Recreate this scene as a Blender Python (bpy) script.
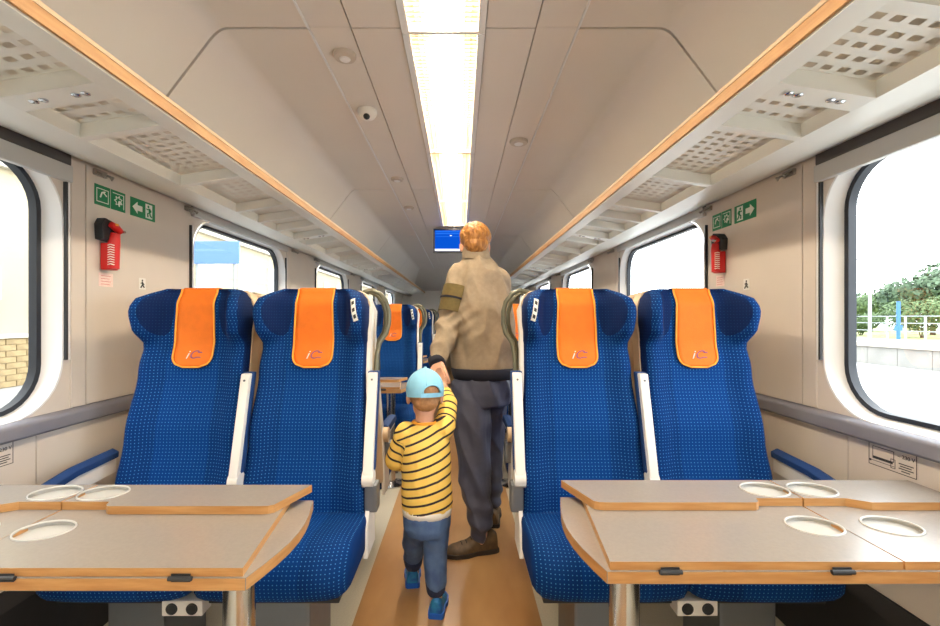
import bpy, bmesh, math, random
from mathutils import Vector, Matrix, noise
from mathutils.geometry import tessellate_polygon

random.seed(7)
for o in list(bpy.data.objects):
    bpy.data.objects.remove(o)
SC = bpy.context.scene
COL = SC.collection
PI = math.pi

# ------------------------------------------------------------------ camera
CX, CZ, FPX = 0.06, 1.20, 450.0          # eye position and focal length in pixels (frame 940 x 626)
VPX, VPY = 460.0, 318.0                  # where the coach axis meets the frame
cam_d = bpy.data.cameras.new('camera')
cam = bpy.data.objects.new('camera', cam_d)
COL.objects.link(cam)
cam.location = (CX, 0, CZ)
cam.rotation_euler = (PI / 2, 0, 0)
cam_d.sensor_width = 36.0
cam_d.lens = 36.0 * FPX / 940.0
cam_d.shift_x = (470 - VPX) / 940.0
cam_d.shift_y = -(313 - VPY) / 940.0
cam_d.clip_start = 0.02
cam_d.clip_end = 300
SC.camera = cam

# ------------------------------------------------------------------ world, exposure
SC.view_settings.view_transform = 'Standard'
SC.view_settings.look = 'None'
SC.view_settings.gamma = 1.0
SC.view_settings.use_curve_mapping = False
SC.view_settings.exposure = 0.88
W = bpy.data.worlds.new('sky')
SC.world = W
W.use_nodes = True
bgn = W.node_tree.nodes['Background']
bgn.inputs[0].default_value = (0.93, 0.97, 1.0, 1)
bgn.inputs[1].default_value = 4.4
LAMP = 30.0                              # emission of the ceiling tubes


def P(u, v, Y):
    """pixel + distance along the coach -> point"""
    s = FPX / Y
    return Vector(((u - VPX) / s + CX, Y, CZ - (v - VPY) / s))


# ------------------------------------------------------------------ materials
def lin(c):
    r = []
    for v in c:
        v = v / 255.0
        r.append(v / 12.92 if v <= 0.04045 else ((v + 0.055) / 1.055) ** 2.4)
    return (r[0], r[1], r[2], 1.0)


M = {}


def mat(name, rgb, rough=0.6, metal=0.0, var=0.0, vscale=20.0, bump=0.0, bscale=60.0, spec=0.5, stretch=None, rgb2=None, coat=0.0):
    m = bpy.data.materials.new(name)
    m.use_nodes = True
    nt = m.node_tree
    b = nt.nodes['Principled BSDF']
    b.inputs['Base Color'].default_value = lin(rgb)
    b.inputs['Roughness'].default_value = rough
    b.inputs['Metallic'].default_value = metal
    b.inputs['Specular IOR Level'].default_value = spec
    b.inputs['Coat Weight'].default_value = coat
    if var or rgb2 or bump:
        tc = nt.nodes.new('ShaderNodeTexCoord')
        mp = nt.nodes.new('ShaderNodeMapping')
        nt.links.new(tc.outputs['Object'], mp.inputs[0])
        if stretch:
            mp.inputs['Scale'].default_value = stretch
    if var or rgb2:
        n = nt.nodes.new('ShaderNodeTexNoise')
        n.inputs['Scale'].default_value = vscale
        n.inputs['Detail'].default_value = 4
        nt.links.new(mp.outputs[0], n.inputs['Vector'])
        mx = nt.nodes.new('ShaderNodeMix')
        mx.data_type = 'RGBA'
        c = lin(rgb)
        c2 = lin(rgb2) if rgb2 else (c[0] * (1 - var), c[1] * (1 - var), c[2] * (1 - var), 1)
        mx.inputs[6].default_value = c
        mx.inputs[7].default_value = c2
        rp = nt.nodes.new('ShaderNodeMapRange')
        rp.inputs[1].default_value = 0.35
        rp.inputs[2].default_value = 0.65
        nt.links.new(n.outputs[0], rp.inputs[0])
        nt.links.new(rp.outputs[0], mx.inputs[0])
        nt.links.new(mx.outputs[2], b.inputs['Base Color'])
    if bump:
        n2 = nt.nodes.new('ShaderNodeTexNoise')
        n2.inputs['Scale'].default_value = bscale
        n2.inputs['Detail'].default_value = 3
        nt.links.new(mp.outputs[0], n2.inputs['Vector'])
        bp = nt.nodes.new('ShaderNodeBump')
        bp.inputs['Strength'].default_value = bump
        bp.inputs['Distance'].default_value = 0.004
        nt.links.new(n2.outputs[0], bp.inputs['Height'])
        nt.links.new(bp.outputs[0], b.inputs['Normal'])
    M[name] = m
    return m


mat('wall_beige', (214, 205, 195), 0.5, var=0.03, vscale=6)
mat('ceiling_beige', (226, 219, 211), 0.55, var=0.02, vscale=3)
mat('roof_skin', (190, 184, 176), 0.8, var=0.05)
mat('rack_grey', (218, 217, 210), 0.38, var=0.03, vscale=9, spec=0.5)
mat('rack_plate', (222, 219, 210), 0.4, var=0.03)
mat('wood', (198, 154, 102), 0.42, rgb2=(182, 134, 82), vscale=6, stretch=(12, 1.2, 12))
mat('wood_edge', (198, 150, 94), 0.42, rgb2=(178, 126, 72), vscale=6, stretch=(1.5, 1.5, 14))
mat('laminate', (146, 139, 132), 0.27, var=0.05, vscale=140, spec=0.5)
mat('cup_white', (188, 187, 183), 0.18, var=0.01)
mat('frame_white', (236, 237, 238), 0.35, var=0.01)
mat('gasket', (26, 32, 44), 0.5, var=0.1)
mat('blind_bar', (190, 190, 188), 0.4, var=0.02)
mat('blind_roll', (78, 76, 76), 0.7, var=0.05, vscale=60)
mat('ledge_grey', (128, 128, 138), 0.45, var=0.03)
mat('dark_kick', (52, 50, 50), 0.6, var=0.1)
mat('floor_lino', (198, 192, 174), 0.3, var=0.12, vscale=180)
mat('carpet', (174, 136, 90), 0.28, rgb2=(154, 114, 72), vscale=5, stretch=(1, .35, 1))
mat('navy_fabric', (20, 32, 66), 0.85, var=0.15, vscale=200, bump=0.2, bscale=400)
mat('shell_beige', (214, 190, 160), 0.45, var=0.03)
mat('plastic_white', (236, 233, 228), 0.35, var=0.02)
mat('pad_blue', (20, 62, 120), 0.75, var=0.12, vscale=250, bump=0.2, bscale=300)
mat('olive_metal', (104, 104, 88), 0.35, metal=0.3, var=0.05)
mat('grey_metal', (120, 124, 130), 0.4, metal=0.5, var=0.05)
mat('chrome', (200, 202, 206), 0.16, metal=1.0, var=0.02)
mat('dark_plastic', (44, 46, 50), 0.5, var=0.08)
mat('orange_cloth', (238, 120, 22), 0.75, var=0.08, vscale=30, bump=0.25, bscale=350)
mat('orange_piping', (252, 172, 58), 0.6, var=0.05)
mat('print_violet', (150, 84, 120), 0.6, var=0.1)
mat('print_white', (240, 225, 215), 0.6, var=0.02)
mat('label_white', (232, 230, 224), 0.5, var=0.02)
mat('label_pink', (242, 222, 214), 0.5, rgb2=(236, 204, 196), vscale=120)
mat('pink_ink', (214, 140, 132), 0.6, var=0.05)
mat('ink', (52, 50, 50), 0.6, var=0.05)
mat('sign_green', (10, 134, 84), 0.4, var=0.03)
mat('sign_white', (232, 240, 232), 0.4, var=0.02)
mat('hammer_red', (208, 30, 28), 0.35, var=0.05)
mat('disc_beige', (200, 190, 178), 0.5, var=0.02)
mat('metal_hook', (170, 166, 158), 0.3, metal=0.8, var=0.05)
mat('door_grey', (196, 186, 172), 0.5, var=0.03)
mat('trough', (206, 186, 156), 0.45, var=0.03)
mat('rib', (222, 206, 178), 0.4, var=0.02)
# people
mat('skin', (222, 168, 140), 0.5, var=0.06, vscale=30)
mat('hair_ginger', (192, 134, 68), 0.45, rgb2=(136, 86, 40), vscale=24, stretch=(3, 3, .8))
mat('hair_child', (178, 128, 84), 0.6, var=0.25, vscale=90)
mat('fleece', (170, 154, 132), 0.95, var=0.12, vscale=45, bump=0.35, bscale=180, spec=0.15)
mat('fleece_patch', (112, 96, 54), 0.8, var=0.15, vscale=60)
mat('navy_knit', (38, 40, 54), 0.9, var=0.15, vscale=160)
mat('slate_trouser', (80, 84, 106), 0.5, var=0.12, vscale=30, bump=0.2, bscale=250)
mat('brown_boot', (96, 74, 46), 0.6, rgb2=(70, 52, 32), vscale=24)
mat('boot_sole', (48, 40, 34), 0.7, var=0.1)
mat('denim', (88, 118, 164), 0.85, rgb2=(68, 94, 142), vscale=14, bump=0.2, bscale=300)
mat('denim_dark', (44, 54, 84), 0.9, var=0.15, vscale=120)
mat('cap_blue', (142, 204, 234), 0.8, var=0.05, vscale=60, bump=0.15, bscale=300)
mat('shoe_blue', (40, 140, 186), 0.55, rgb2=(28, 84, 160), vscale=30)
mat('shoe_sole', (22, 92, 190), 0.5, var=0.05)
mat('vest_white', (232, 230, 226), 0.8, var=0.03)
# outside
mat('asphalt', (186, 186, 184), 0.9, var=0.15, vscale=2)
mat('concrete', (142, 140, 136), 0.9, var=0.12, vscale=1.5)
mat('facade', (168, 156, 130), 0.9, var=0.08, vscale=.7)
mat('facade_trim', (186, 180, 166), 0.9, var=0.04)
mat('brick_tan', (158, 138, 100), 0.9, rgb2=(136, 116, 82), vscale=3)
mat('window_dark', (120, 124, 126), 0.2, var=0.05)
mat('leaf', (98, 118, 78), 0.8, rgb2=(76, 98, 62), vscale=1.2)
mat('leaf_dark', (84, 104, 80), 0.8, rgb2=(64, 84, 62), vscale=1.2)
mat('grass', (122, 140, 84), 0.95, rgb2=(150, 150, 100), vscale=2)
mat('trunk', (92, 76, 60), 0.9, var=0.2)
mat('rail_steel', (170, 164, 158), 0.5, metal=0.5, var=0.1)
mat('pole_grey', (150, 154, 156), 0.6, var=0.05)
mat('fence_white', (158, 164, 168), 0.6, var=0.05)
mat('pole_blue', (60, 110, 190), 0.6, var=0.05)
mat('sign_blue', (92, 128, 184), 0.5, var=0.03)
mat('unit_white', (220, 220, 216), 0.6, var=0.03)


def emis(name, rgb, k):
    m = bpy.data.materials.new(name)
    m.use_nodes = True
    nt = m.node_tree
    nt.nodes.clear()
    e = nt.nodes.new('ShaderNodeEmission')
    e.inputs[0].default_value = lin(rgb)
    e.inputs[1].default_value = k
    o = nt.nodes.new('ShaderNodeOutputMaterial')
    nt.links.new(e.outputs[0], o.inputs[0])
    M[name] = m


emis('tube_light', (255, 240, 216), LAMP)
emis('screen_blue', (6, 66, 168), 0.95)
emis('screen_band', (30, 94, 196), 0.95)
emis('screen_white', (235, 245, 255), 1.0)


def glass():
    m = bpy.data.materials.new('glass')
    m.use_nodes = True
    nt = m.node_tree
    nt.nodes.clear()
    t = nt.nodes.new('ShaderNodeBsdfTransparent')
    t.inputs[0].default_value = (0.93, 0.955, 0.95, 1)
    g = nt.nodes.new('ShaderNodeBsdfGlossy')
    g.inputs['Roughness'].default_value = 0.02
    lw = nt.nodes.new('ShaderNodeLayerWeight')
    f = nt.nodes.new('ShaderNodeMapRange')
    f.inputs[3].default_value = 0.05
    f.inputs[4].default_value = 0.85
    pw = nt.nodes.new('ShaderNodeMath')
    pw.operation = 'POWER'
    pw.inputs[1].default_value = 4.4
    nt.links.new(lw.outputs['Facing'], pw.inputs[0])
    nt.links.new(pw.outputs[0], f.inputs[0])
    mx = nt.nodes.new('ShaderNodeMixShader')
    o = nt.nodes.new('ShaderNodeOutputMaterial')
    nt.links.new(f.outputs[0], mx.inputs[0])
    nt.links.new(t.outputs[0], mx.inputs[1])
    nt.links.new(g.outputs[0], mx.inputs[2])
    nt.links.new(mx.outputs[0], o.inputs[0])
    M['glass'] = m


glass()


def math_node(nt, op, a, b=None, c=None):
    n = nt.nodes.new('ShaderNodeMath')
    n.operation = op
    for i, v in enumerate((a, b, c)):
        if v is None:
            continue
        if isinstance(v, (int, float)):
            n.inputs[i].default_value = v
        else:
            nt.links.new(v, n.inputs[i])
    return n.outputs[0]


def seat_fabric():
    m = bpy.data.materials.new('seat_fabric')
    m.use_nodes = True
    nt = m.node_tree
    b = nt.nodes['Principled BSDF']
    b.inputs['Roughness'].default_value = 0.8
    b.inputs['Specular IOR Level'].default_value = 0.15
    b.inputs['Sheen Weight'].default_value = 0.0
    tc = nt.nodes.new('ShaderNodeTexCoord')
    sp = nt.nodes.new('ShaderNodeSeparateXYZ')
    nt.links.new(tc.outputs['Object'], sp.inputs[0])
    p = 0.0122
    wv = nt.nodes.new('ShaderNodeAttribute')
    wv.attribute_name = 'weave'
    sw = nt.nodes.new('ShaderNodeSeparateXYZ')
    nt.links.new(wv.outputs['Vector'], sw.inputs[0])
    u = math_node(nt, 'DIVIDE', sw.outputs[0], p)
    v = math_node(nt, 'DIVIDE', sw.outputs[1], p)
    navy = math_node(nt, 'MULTIPLY', math_node(nt, 'GREATER_THAN', sw.outputs[2], 0.5), 0.85)   # navy fabric panels of the wings
    du = math_node(nt, 'SUBTRACT', math_node(nt, 'FRACT', u), 0.5)
    dv = math_node(nt, 'SUBTRACT', math_node(nt, 'FRACT', v), 0.5)
    d2 = math_node(nt, 'ADD', math_node(nt, 'MULTIPLY', du, du), math_node(nt, 'MULTIPLY', dv, dv))
    dot = math_node(nt, 'LESS_THAN', d2, 0.019)
    # woven-in vertical tone bands
    band = math_node(nt, 'COMPARE', math_node(nt, 'ABSOLUTE', sp.outputs[0]), 0.045, 0.055)
    n = nt.nodes.new('ShaderNodeTexNoise')
    n.inputs['Scale'].default_value = 260
    nt.links.new(tc.outputs['Object'], n.inputs['Vector'])
    mx = nt.nodes.new('ShaderNodeMix')
    mx.data_type = 'RGBA'
    mx.inputs[6].default_value = lin((0, 52, 116))
    mx.inputs[7].default_value = lin((0, 62, 134))
    nt.links.new(band, mx.inputs[0])
    mx2 = nt.nodes.new('ShaderNodeMix')
    mx2.data_type = 'RGBA'
    mx2.inputs[7].default_value = lin((0, 40, 94))
    nt.links.new(mx.outputs[2], mx2.inputs[6])
    nt.links.new(math_node(nt, 'MULTIPLY', n.outputs[0], 0.7), mx2.inputs[0])
    mx3 = nt.nodes.new('ShaderNodeMix')
    mx3.data_type = 'RGBA'
    mx3.inputs[7].default_value = lin((70, 142, 206))
    nt.links.new(mx2.outputs[2], mx3.inputs[6])
    nt.links.new(math_node(nt, 'MULTIPLY', dot, 0.85), mx3.inputs[0])
    mx4 = nt.nodes.new('ShaderNodeMix')
    mx4.data_type = 'RGBA'
    mx4.inputs[7].default_value = lin((8, 30, 76))
    nt.links.new(mx3.outputs[2], mx4.inputs[6])
    nt.links.new(navy, mx4.inputs[0])
    nt.links.new(mx4.outputs[2], b.inputs['Base Color'])
    M['seat_fabric'] = m


seat_fabric()


def stripe_mat():
    m = bpy.data.materials.new('striped_knit')
    m.use_nodes = True
    nt = m.node_tree
    b = nt.nodes['Principled BSDF']
    b.inputs['Roughness'].default_value = 0.85
    b.inputs['Specular IOR Level'].default_value = 0.2
    a = nt.nodes.new('ShaderNodeAttribute')
    a.attribute_name = 'stripe'
    f = math_node(nt, 'FRACT', math_node(nt, 'DIVIDE', a.outputs['Fac'], 0.036))
    l = math_node(nt, 'LESS_THAN', f, 0.25)
    mx = nt.nodes.new('ShaderNodeMix')
    mx.data_type = 'RGBA'
    mx.inputs[6].default_value = lin((246, 210, 110))
    mx.inputs[7].default_value = lin((54, 48, 56))
    nt.links.new(l, mx.inputs[0])
    nt.links.new(mx.outputs[2], b.inputs['Base Color'])
    M['striped_knit'] = m


stripe_mat()


# ------------------------------------------------------------------ object helpers
def tag(o, label=None, cat=None, group=None, kind=None):
    if label:
        o['label'] = label
    if cat:
        o['category'] = cat
    if group:
        o['group'] = group
    if kind:
        o['kind'] = kind
    return o


def empty(name, loc=(0, 0, 0), parent=None, rz=0.0):
    o = bpy.data.objects.new(name, None)
    o.empty_display_size = 0.1
    COL.objects.link(o)
    o.location = loc
    o.rotation_euler = (0, 0, rz)
    o.parent = parent
    return o


def link(name, me, parent=None, loc=(0, 0, 0), rot=(0, 0, 0)):
    o = bpy.data.objects.new(name, me)
    COL.objects.link(o)
    o.parent = parent
    o.location = loc
    o.rotation_euler = rot
    return o


def clone(o, parent=None, deep=True):
    c = o.copy()
    COL.objects.link(c)
    c.parent = parent
    for ch in list(o.children):
        clone(ch, c)
    return c


class MB:
    """collects faces of one mesh"""

    def __init__(self):
        self.v, self.f, self.m = [], [], []

    def add(self, vs, fs, mi=0):
        n = len(self.v)
        self.v += [tuple(p) for p in vs]
        self.f += [tuple(i + n for i in f) for f in fs]
        self.m += [mi] * len(fs)
        return self

    def box(self, x0, x1, y0, y1, z0, z1, mi=0):
        x0, x1 = min(x0, x1), max(x0, x1)
        vs = [(x, y, z) for z in (z0, z1) for y in (y0, y1) for x in (x0, x1)]
        return self.add(vs, [(0, 2, 3, 1), (4, 5, 7, 6), (0, 1, 5, 4), (2, 6, 7, 3), (0, 4, 6, 2), (1, 3, 7, 5)], mi)

    def extrude_y(self, poly, y0, y1, mi=0, cap=True):
        """poly: (x,z) points"""
        n = len(poly)
        vs = [(x, y0, z) for x, z in poly] + [(x, y1, z) for x, z in poly]
        fs = [(i, (i + 1) % n, n + (i + 1) % n, n + i) for i in range(n)]
        if cap:
            fs += [tuple(range(n))[::-1], tuple(range(n, 2 * n))]
        return self.add(vs, fs, mi)

    def prism(self, outline, z0, z1, holes=(), depth=0.0, side=0, top=0, floor=None):
        """outline (x,y) extruded in z, with recesses of the given depth sunk in the top"""
        n = len(outline)
        base = len(self.v)
        self.add([(x, y, z0) for x, y in outline] + [(x, y, z1) for x, y in outline],
                 [(i, (i + 1) % n, n + (i + 1) % n, n + i) for i in range(n)], side)
        self.f.append(tuple(base + i for i in range(n))[::-1])
        self.m.append(side)
        loops = [[Vector((x, y, 0)) for x, y in outline]] + [[Vector((x, y, 0)) for x, y in h] for h in holes]
        flat = [p for l in loops for p in l]
        tri = tessellate_polygon(loops)
        b2 = len(self.v)
        self.v += [(p.x, p.y, z1) for p in flat]
        for t in tri:
            a, b, c = (flat[i] for i in t)
            if (b - a).cross(c - a).z < 0:
                t = (t[0], t[2], t[1])
            self.f.append(tuple(b2 + i for i in t))
            self.m.append(top)
        for h in holes:
            k = len(h)
            self.add([(x, y, z1) for x, y in h] + [(x, y, z1 - depth) for x, y in h],
                     [(i, k + i, k + (i + 1) % k, (i + 1) % k) for i in range(k)] + [tuple(range(k, 2 * k))],
                     top if floor is None else floor)
        return self

    def tube(self, pts, r, n=10, mi=0, cap=True):
        pts = [Vector(p) for p in pts]
        rs = r if isinstance(r, (list, tuple)) else [r] * len(pts)
        base = len(self.v)
        up = None
        for i, p in enumerate(pts):
            a = pts[max(0, i - 1)]
            b = pts[min(len(pts) - 1, i + 1)]
            t = (b - a).normalized()
            if up is None:
                up = Vector((0, 0, 1)) if abs(t.z) < 0.9 else Vector((1, 0, 0))
            x = t.cross(up).normalized()
            up = x.cross(t).normalized()
            for k in range(n):
                an = 2 * PI * k / n
                q = p + (x * math.cos(an) + up * math.sin(an)) * rs[i]
                self.v.append(tuple(q))
        for i in range(len(pts) - 1):
            for k in range(n):
                a = base + i * n + k
                b = base + i * n + (k + 1) % n
                self.f.append((a, b, b + n, a + n))
                self.m.append(mi)
        if cap:
            self.f.append(tuple(base + k for k in range(n))[::-1])
            self.m.append(mi)
            e = base + (len(pts) - 1) * n
            self.f.append(tuple(e + k for k in range(n)))
            self.m.append(mi)
        return self

    def loft(self, rings, mi=0, cap=True, closed=True):
        n = len(rings[0])
        base = len(self.v)
        for r in rings:
            self.v += [tuple(p) for p in r]
        for i in range(len(rings) - 1):
            for k in range(n if closed else n - 1):
                a = base + i * n + k
                b = base + i * n + (k + 1) % n
                self.f.append((a, b, b + n, a + n))
                self.m.append(mi)
        if cap and closed:
            self.f.append(tuple(base + k for k in range(n))[::-1])
            self.m.append(mi)
            e = base + (len(rings) - 1) * n
            self.f.append(tuple(e + k for k in range(n)))
            self.m.append(mi)
        return self

    def lathe(self, prof, cx=0, cy=0, n=20, mi=0):
        rings = [[(cx + r * math.cos(2 * PI * k / n), cy + r * math.sin(2 * PI * k / n), z) for k in range(n)] for r, z in prof]
        return self.loft(rings, mi)

    def sphere(self, c, rx, ry=None, rz=None, n=12, m=8, mi=0, rot=None):
        ry = rx if ry is None else ry
        rz = rx if rz is None else rz
        c = Vector(c)
        rings = []
        for i in range(m + 1):
            t = PI * i / m
            t = min(max(t, 0.03), PI - 0.03)
            ring = []
            for k in range(n):
                a = 2 * PI * k / n
                q = Vector((rx * math.sin(t) * math.cos(a), ry * math.sin(t) * math.sin(a), -rz * math.cos(t)))
                if rot is not None:
                    q = rot @ q
                ring.append(c + q)
            rings.append(ring)
        return self.loft(rings, mi)

    def mesh(self, name, mats, smooth=False, bevel=0.0, fix=True):
        me = bpy.data.meshes.new(name)
        me.from_pydata(self.v, [], self.f)
        mats = mats if isinstance(mats, (list, tuple)) else [mats]
        for k in mats:
            me.materials.append(M[k] if isinstance(k, str) else k)
        for p, i in zip(me.polygons, self.m):
            p.material_index = i
        bm = bmesh.new()
        bm.from_mesh(me)
        if bevel:
            bmesh.ops.remove_doubles(bm, verts=bm.verts, dist=1e-6)
            es = [e for e in bm.edges if len(e.link_faces) == 2 and e.calc_face_angle(0) > 0.6]
            bmesh.ops.bevel(bm, geom=es, offset=bevel, segments=2, affect='EDGES', profile=0.7)
        if fix:
            bmesh.ops.recalc_face_normals(bm, faces=bm.faces)
        bm.to_mesh(me)
        bm.free()
        if smooth:
            for p in me.polygons:
                p.use_smooth = True
            if smooth == 'auto':
                me.set_sharp_from_angle(angle=0.7)
        return me

    def build(self, name, mats, parent=None, smooth=False, bevel=0.0, loc=(0, 0, 0), rot=(0, 0, 0), fix=True):
        return link(name, self.mesh(name, mats, smooth, bevel, fix), parent, loc, rot)


def text_mesh(body, size, shear=0.0, ext=0.0004):
    c = bpy.data.curves.new('lettering', 'FONT')
    c.body = body
    c.size = size
    c.shear = shear
    c.extrude = ext
    c.align_x = 'CENTER'
    c.align_y = 'CENTER'
    o = bpy.data.objects.new('lettering', c)
    COL.objects.link(o)
    dg = bpy.context.evaluated_depsgraph_get()
    me = bpy.data.meshes.new_from_object(o.evaluated_get(dg))
    bpy.data.objects.remove(o)
    return me


def rrect(y0, y1, z0, z1, r, n=8):
    pts = []
    for cy, cz, a0 in ((y1 - r, z1 - r, 0), (y0 + r, z1 - r, PI / 2), (y0 + r, z0 + r, PI), (y1 - r, z0 + r, 1.5 * PI)):
        for k in range(n + 1):
            a = a0 + PI / 2 * k / n
            pts.append((cy + r * math.cos(a), cz + r * math.sin(a)))
    return pts


def sstep(a, b, x):
    t = min(1.0, max(0.0, (x - a) / (b - a)))
    return t * t * (3 - 2 * t)


def curve1(tab, z):
    """smooth interpolation through a table of (z, value)"""
    if z <= tab[0][0]:
        return tab[0][1]
    for (a, va), (b, vb) in zip(tab, tab[1:]):
        if z <= b:
            t = (z - a) / (b - a)
            t = t * t * (3 - 2 * t)
            return va + (vb - va) * t
    return tab[-1][1]


# ------------------------------------------------------------------ the coach shell
PITCH = 2.04
KS = list(range(-2, 5))
Y0, YE, YH = -4.16, 11.1, 9.5
WX = 1.36
GY0, GY1, GZ0, GZ1 = 0.405, 1.545, 0.90, 1.715
BAY_NAMES = {}

# floor
fl = MB().box(-1.46, 1.46, Y0, YE, -0.06, 0).build('floor', 'floor_lino')
tag(fl, kind='structure', label='pale speckled vinyl floor of the coach')
MB().box(-0.36, 0.38, Y0, YE, 0.0, 0.004).build('aisle_carpet', 'carpet', fl)

# walls with rounded window openings
fo = (GY0 - 0.06, GY1 + 0.06, GZ0 - 0.032, GZ1 + 0.03)     # outer edge of the white window frame


def wall(side, name, label):
    sg = -1 if side == 'left' else 1
    mb = MB()
    for k in KS:
        oy = k * PITCH
        ya, yb, za, zb = oy - 0.08, oy + 1.96, 0.0, 1.93
        hole = rrect(fo[0] + oy, fo[1] + oy, fo[2], fo[3], 0.19)
        cy, cz = oy + 0.94, (fo[2] + fo[3]) / 2
        outer = []
        for (y, z) in hole:
            dy, dz = y - cy, z - cz
            t = min((yb - cy) / abs(dy) if dy else 9, ((zb - cz) if dz > 0 else (cz - za)) / abs(dz) if dz else 9)
            outer.append((cy + dy * t, cz + dz * t))
        # snap the nearest points to the module corners
        for cyy in (ya, yb):
            for czz in (za, zb):
                i = min(range(len(outer)), key=lambda q: (outer[q][0] - cyy) ** 2 + (outer[q][1] - czz) ** 2)
                outer[i] = (cyy, czz)
        n = len(hole)
        vs = [(sg * WX, y, z) for y, z in hole] + [(sg * WX, y, z) for y, z in outer]
        mb.add(vs, [(i, (i + 1) % n, n + (i + 1) % n, n + i) for i in range(n)])
    mb.add([(sg * WX, KS[-1] * PITCH + 1.96, 0), (sg * WX, YE, 0), (sg * WX, YE, 1.93), (sg * WX, KS[-1] * PITCH + 1.96, 1.93)], [(0, 1, 2, 3)])
    w = mb.build(name, 'wall_beige', fix=False)
    tag(w, label, kind='structure')
    # panels standing proud of the wall, with open joints between
    t = 0.007

    def panel(nm, y0, y1, z0, z1, mt='wall_beige'):
        return MB().box(sg * (WX - t), sg * (WX + 0.001), y0, y1, z0, z1).build(nm, mt, w, bevel=0.0015)
    for k in range(-3, 5):
        oy = k * PITCH
        y1 = min(oy + 2.312, YE - 0.02)
        if oy + 1.702 < Y0:
            continue
        panel('wall_panel', oy + 1.703, y1, 0.874, 1.782)
        panel('wall_panel', oy + 1.636, oy + 1.697, 0.874, 1.782)
    for k in range(-3, 5):
        for j in (0, 1):
            a = k * PITCH + 1.50 + j * 1.02
            if a + 1.01 < Y0 or a > YE - 0.2:
                continue
            panel('wall_panel', max(a, Y0 + .01) + 0.0015, min(a + 1.0185, YE - 0.01), 0.355, 0.808)
    return w


wl = wall('left', 'wall_left', 'beige coach wall with windows facing a pale building')
wr = wall('right', 'wall_right', 'beige coach wall with windows facing a platform and trees')

for sg, nm, n in ((-1, 'left', 1), (1, 'right', 2)):
    t = MB().extrude_y([(sg * (WX + .001), .872), (sg * (WX - .026), .866), (sg * (WX - .034), .860), (sg * (WX - .036), .854),
                        (sg * (WX - .036), .822), (sg * (WX - .028), .814), (sg * (WX + .001), .812)], Y0, YE).build('trim_%d' % n, 'ledge_grey', smooth='auto')
    tag(t, 'grey ledge rail running under the %s windows' % ('building-side' if sg < 0 else 'platform-side'), kind='structure')
    b = MB().extrude_y([(sg * (WX + .001), .35), (sg * (WX - .012), .35), (sg * (WX - .03), .30), (sg * (WX - .03), 0.0), (sg * (WX + .001), 0.0)], Y0, YE).build('baseboard_' + nm, 'dark_kick')
    tag(b, 'dark heating duct cover along the %s wall foot' % ('building-side' if sg < 0 else 'platform-side'), kind='structure')

# windows
wn = 0
for sg in (-1, 1):
    for k in KS:
        wn += 1
        oy = k * PITCH
        root = empty('window_%d' % wn, (sg * WX, oy + 0.94, GZ0))
        tag(root, 'rounded %s coach window with white frame and black gasket, bay %s' % ('building-side' if sg < 0 else 'platform-side', 'beyond the hammers' if k > 0 else 'beside the folding tables'), kind='structure')
        root.location = (0, 0, 0)
        o = rrect(fo[0] + oy, fo[1] + oy, fo[2], fo[3], 0.19)
        i1 = rrect(GY0 - .017 + oy, GY1 + .017 + oy, GZ0 - .014, GZ1 + .014, 0.155)
        i2 = rrect(GY0 + oy, GY1 + oy, GZ0, GZ1, 0.142)
        X = lambda d: sg * (WX + d)
        n = len(o)
        rg = [[(X(-.006), y, z) for y, z in o], [(X(-.006), y + (0.006 if y < oy + .94 else -.006), z + (.004 if z < 1.3 else -.004)) for y, z in o],
              [(X(.045), y, z) for y, z in i1]]
        MB().loft(rg, cap=False).build('window_frame', 'frame_white', root, smooth='auto', fix=False)
        MB().loft([[(X(.043), y, z) for y, z in i1], [(X(.034), y, z) for y, z in i1], [(X(.034), y, z) for y, z in i2],
                   [(X(.062), y, z) for y, z in i2]], cap=False).build('gasket', 'gasket', root, smooth='auto', fix=False)
        MB().add([(X(.055), y, z) for y, z in i2], [tuple(range(n))]).build('pane', 'glass', root, fix=False)
        # roller blind, rolled up; past the tables it is rolled higher
        UP = .050 if k > 0 else 0.0
        MB().box(X(-.022), X(.0), oy + .332, oy + 1.628, 1.688 + UP, 1.748 + UP * .8).build('blind_bar', 'blind_bar', root, bevel=.006)
        MB().box(X(-.018), X(.0), oy + .334, oy + 1.626, 1.7485 + UP * .8, 1.797).build('blind_roll', 'blind_roll', root, bevel=.008)
        for yy in (oy + 1.610, oy + .320):
            g = MB().box(X(-.012), X(.0), yy, yy + .007, 1.05, 1.688).build('blind_guide', 'dark_plastic', root)
            MB().box(X(-.013), X(.0), yy + .0075, yy + .015, 1.05, 1.688).build('guide_lip', 'frame_white', g)

# ceiling: separate panels below a dark roof skin
roof = MB().extrude_y([(-1.44, 1.93), (-1.44, 2.2), (-.95, 2.36), (.95, 2.36), (1.44, 2.2), (1.44, 1.93), (1.40, 1.93), (1.40, 2.17), (.92, 2.32), (-.92, 2.32), (-1.40, 2.17), (-1.40, 1.93)], Y0, YE).build('ceiling', 'roof_skin')
tag(roof, 'beige panelled coach ceiling with open joints', kind='structure')
ZC = 2.25


def wrap_profile(s):
    pts = [(.493, ZC)]
    pts += [(.78, ZC)]
    for k in range(1, 6):
        a = k / 6
        x = .78 + a * .075
        pts.append((x, ZC - .035 * a * a * 1.6))
    pts += [(1.03, 1.965), (1.12, 1.915), (WX + .005, 1.895)]
    th = [(x + .012, z + .012) for x, z in pts[::-1]]
    return [(s * x, z) for x, z in pts + th]


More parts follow.
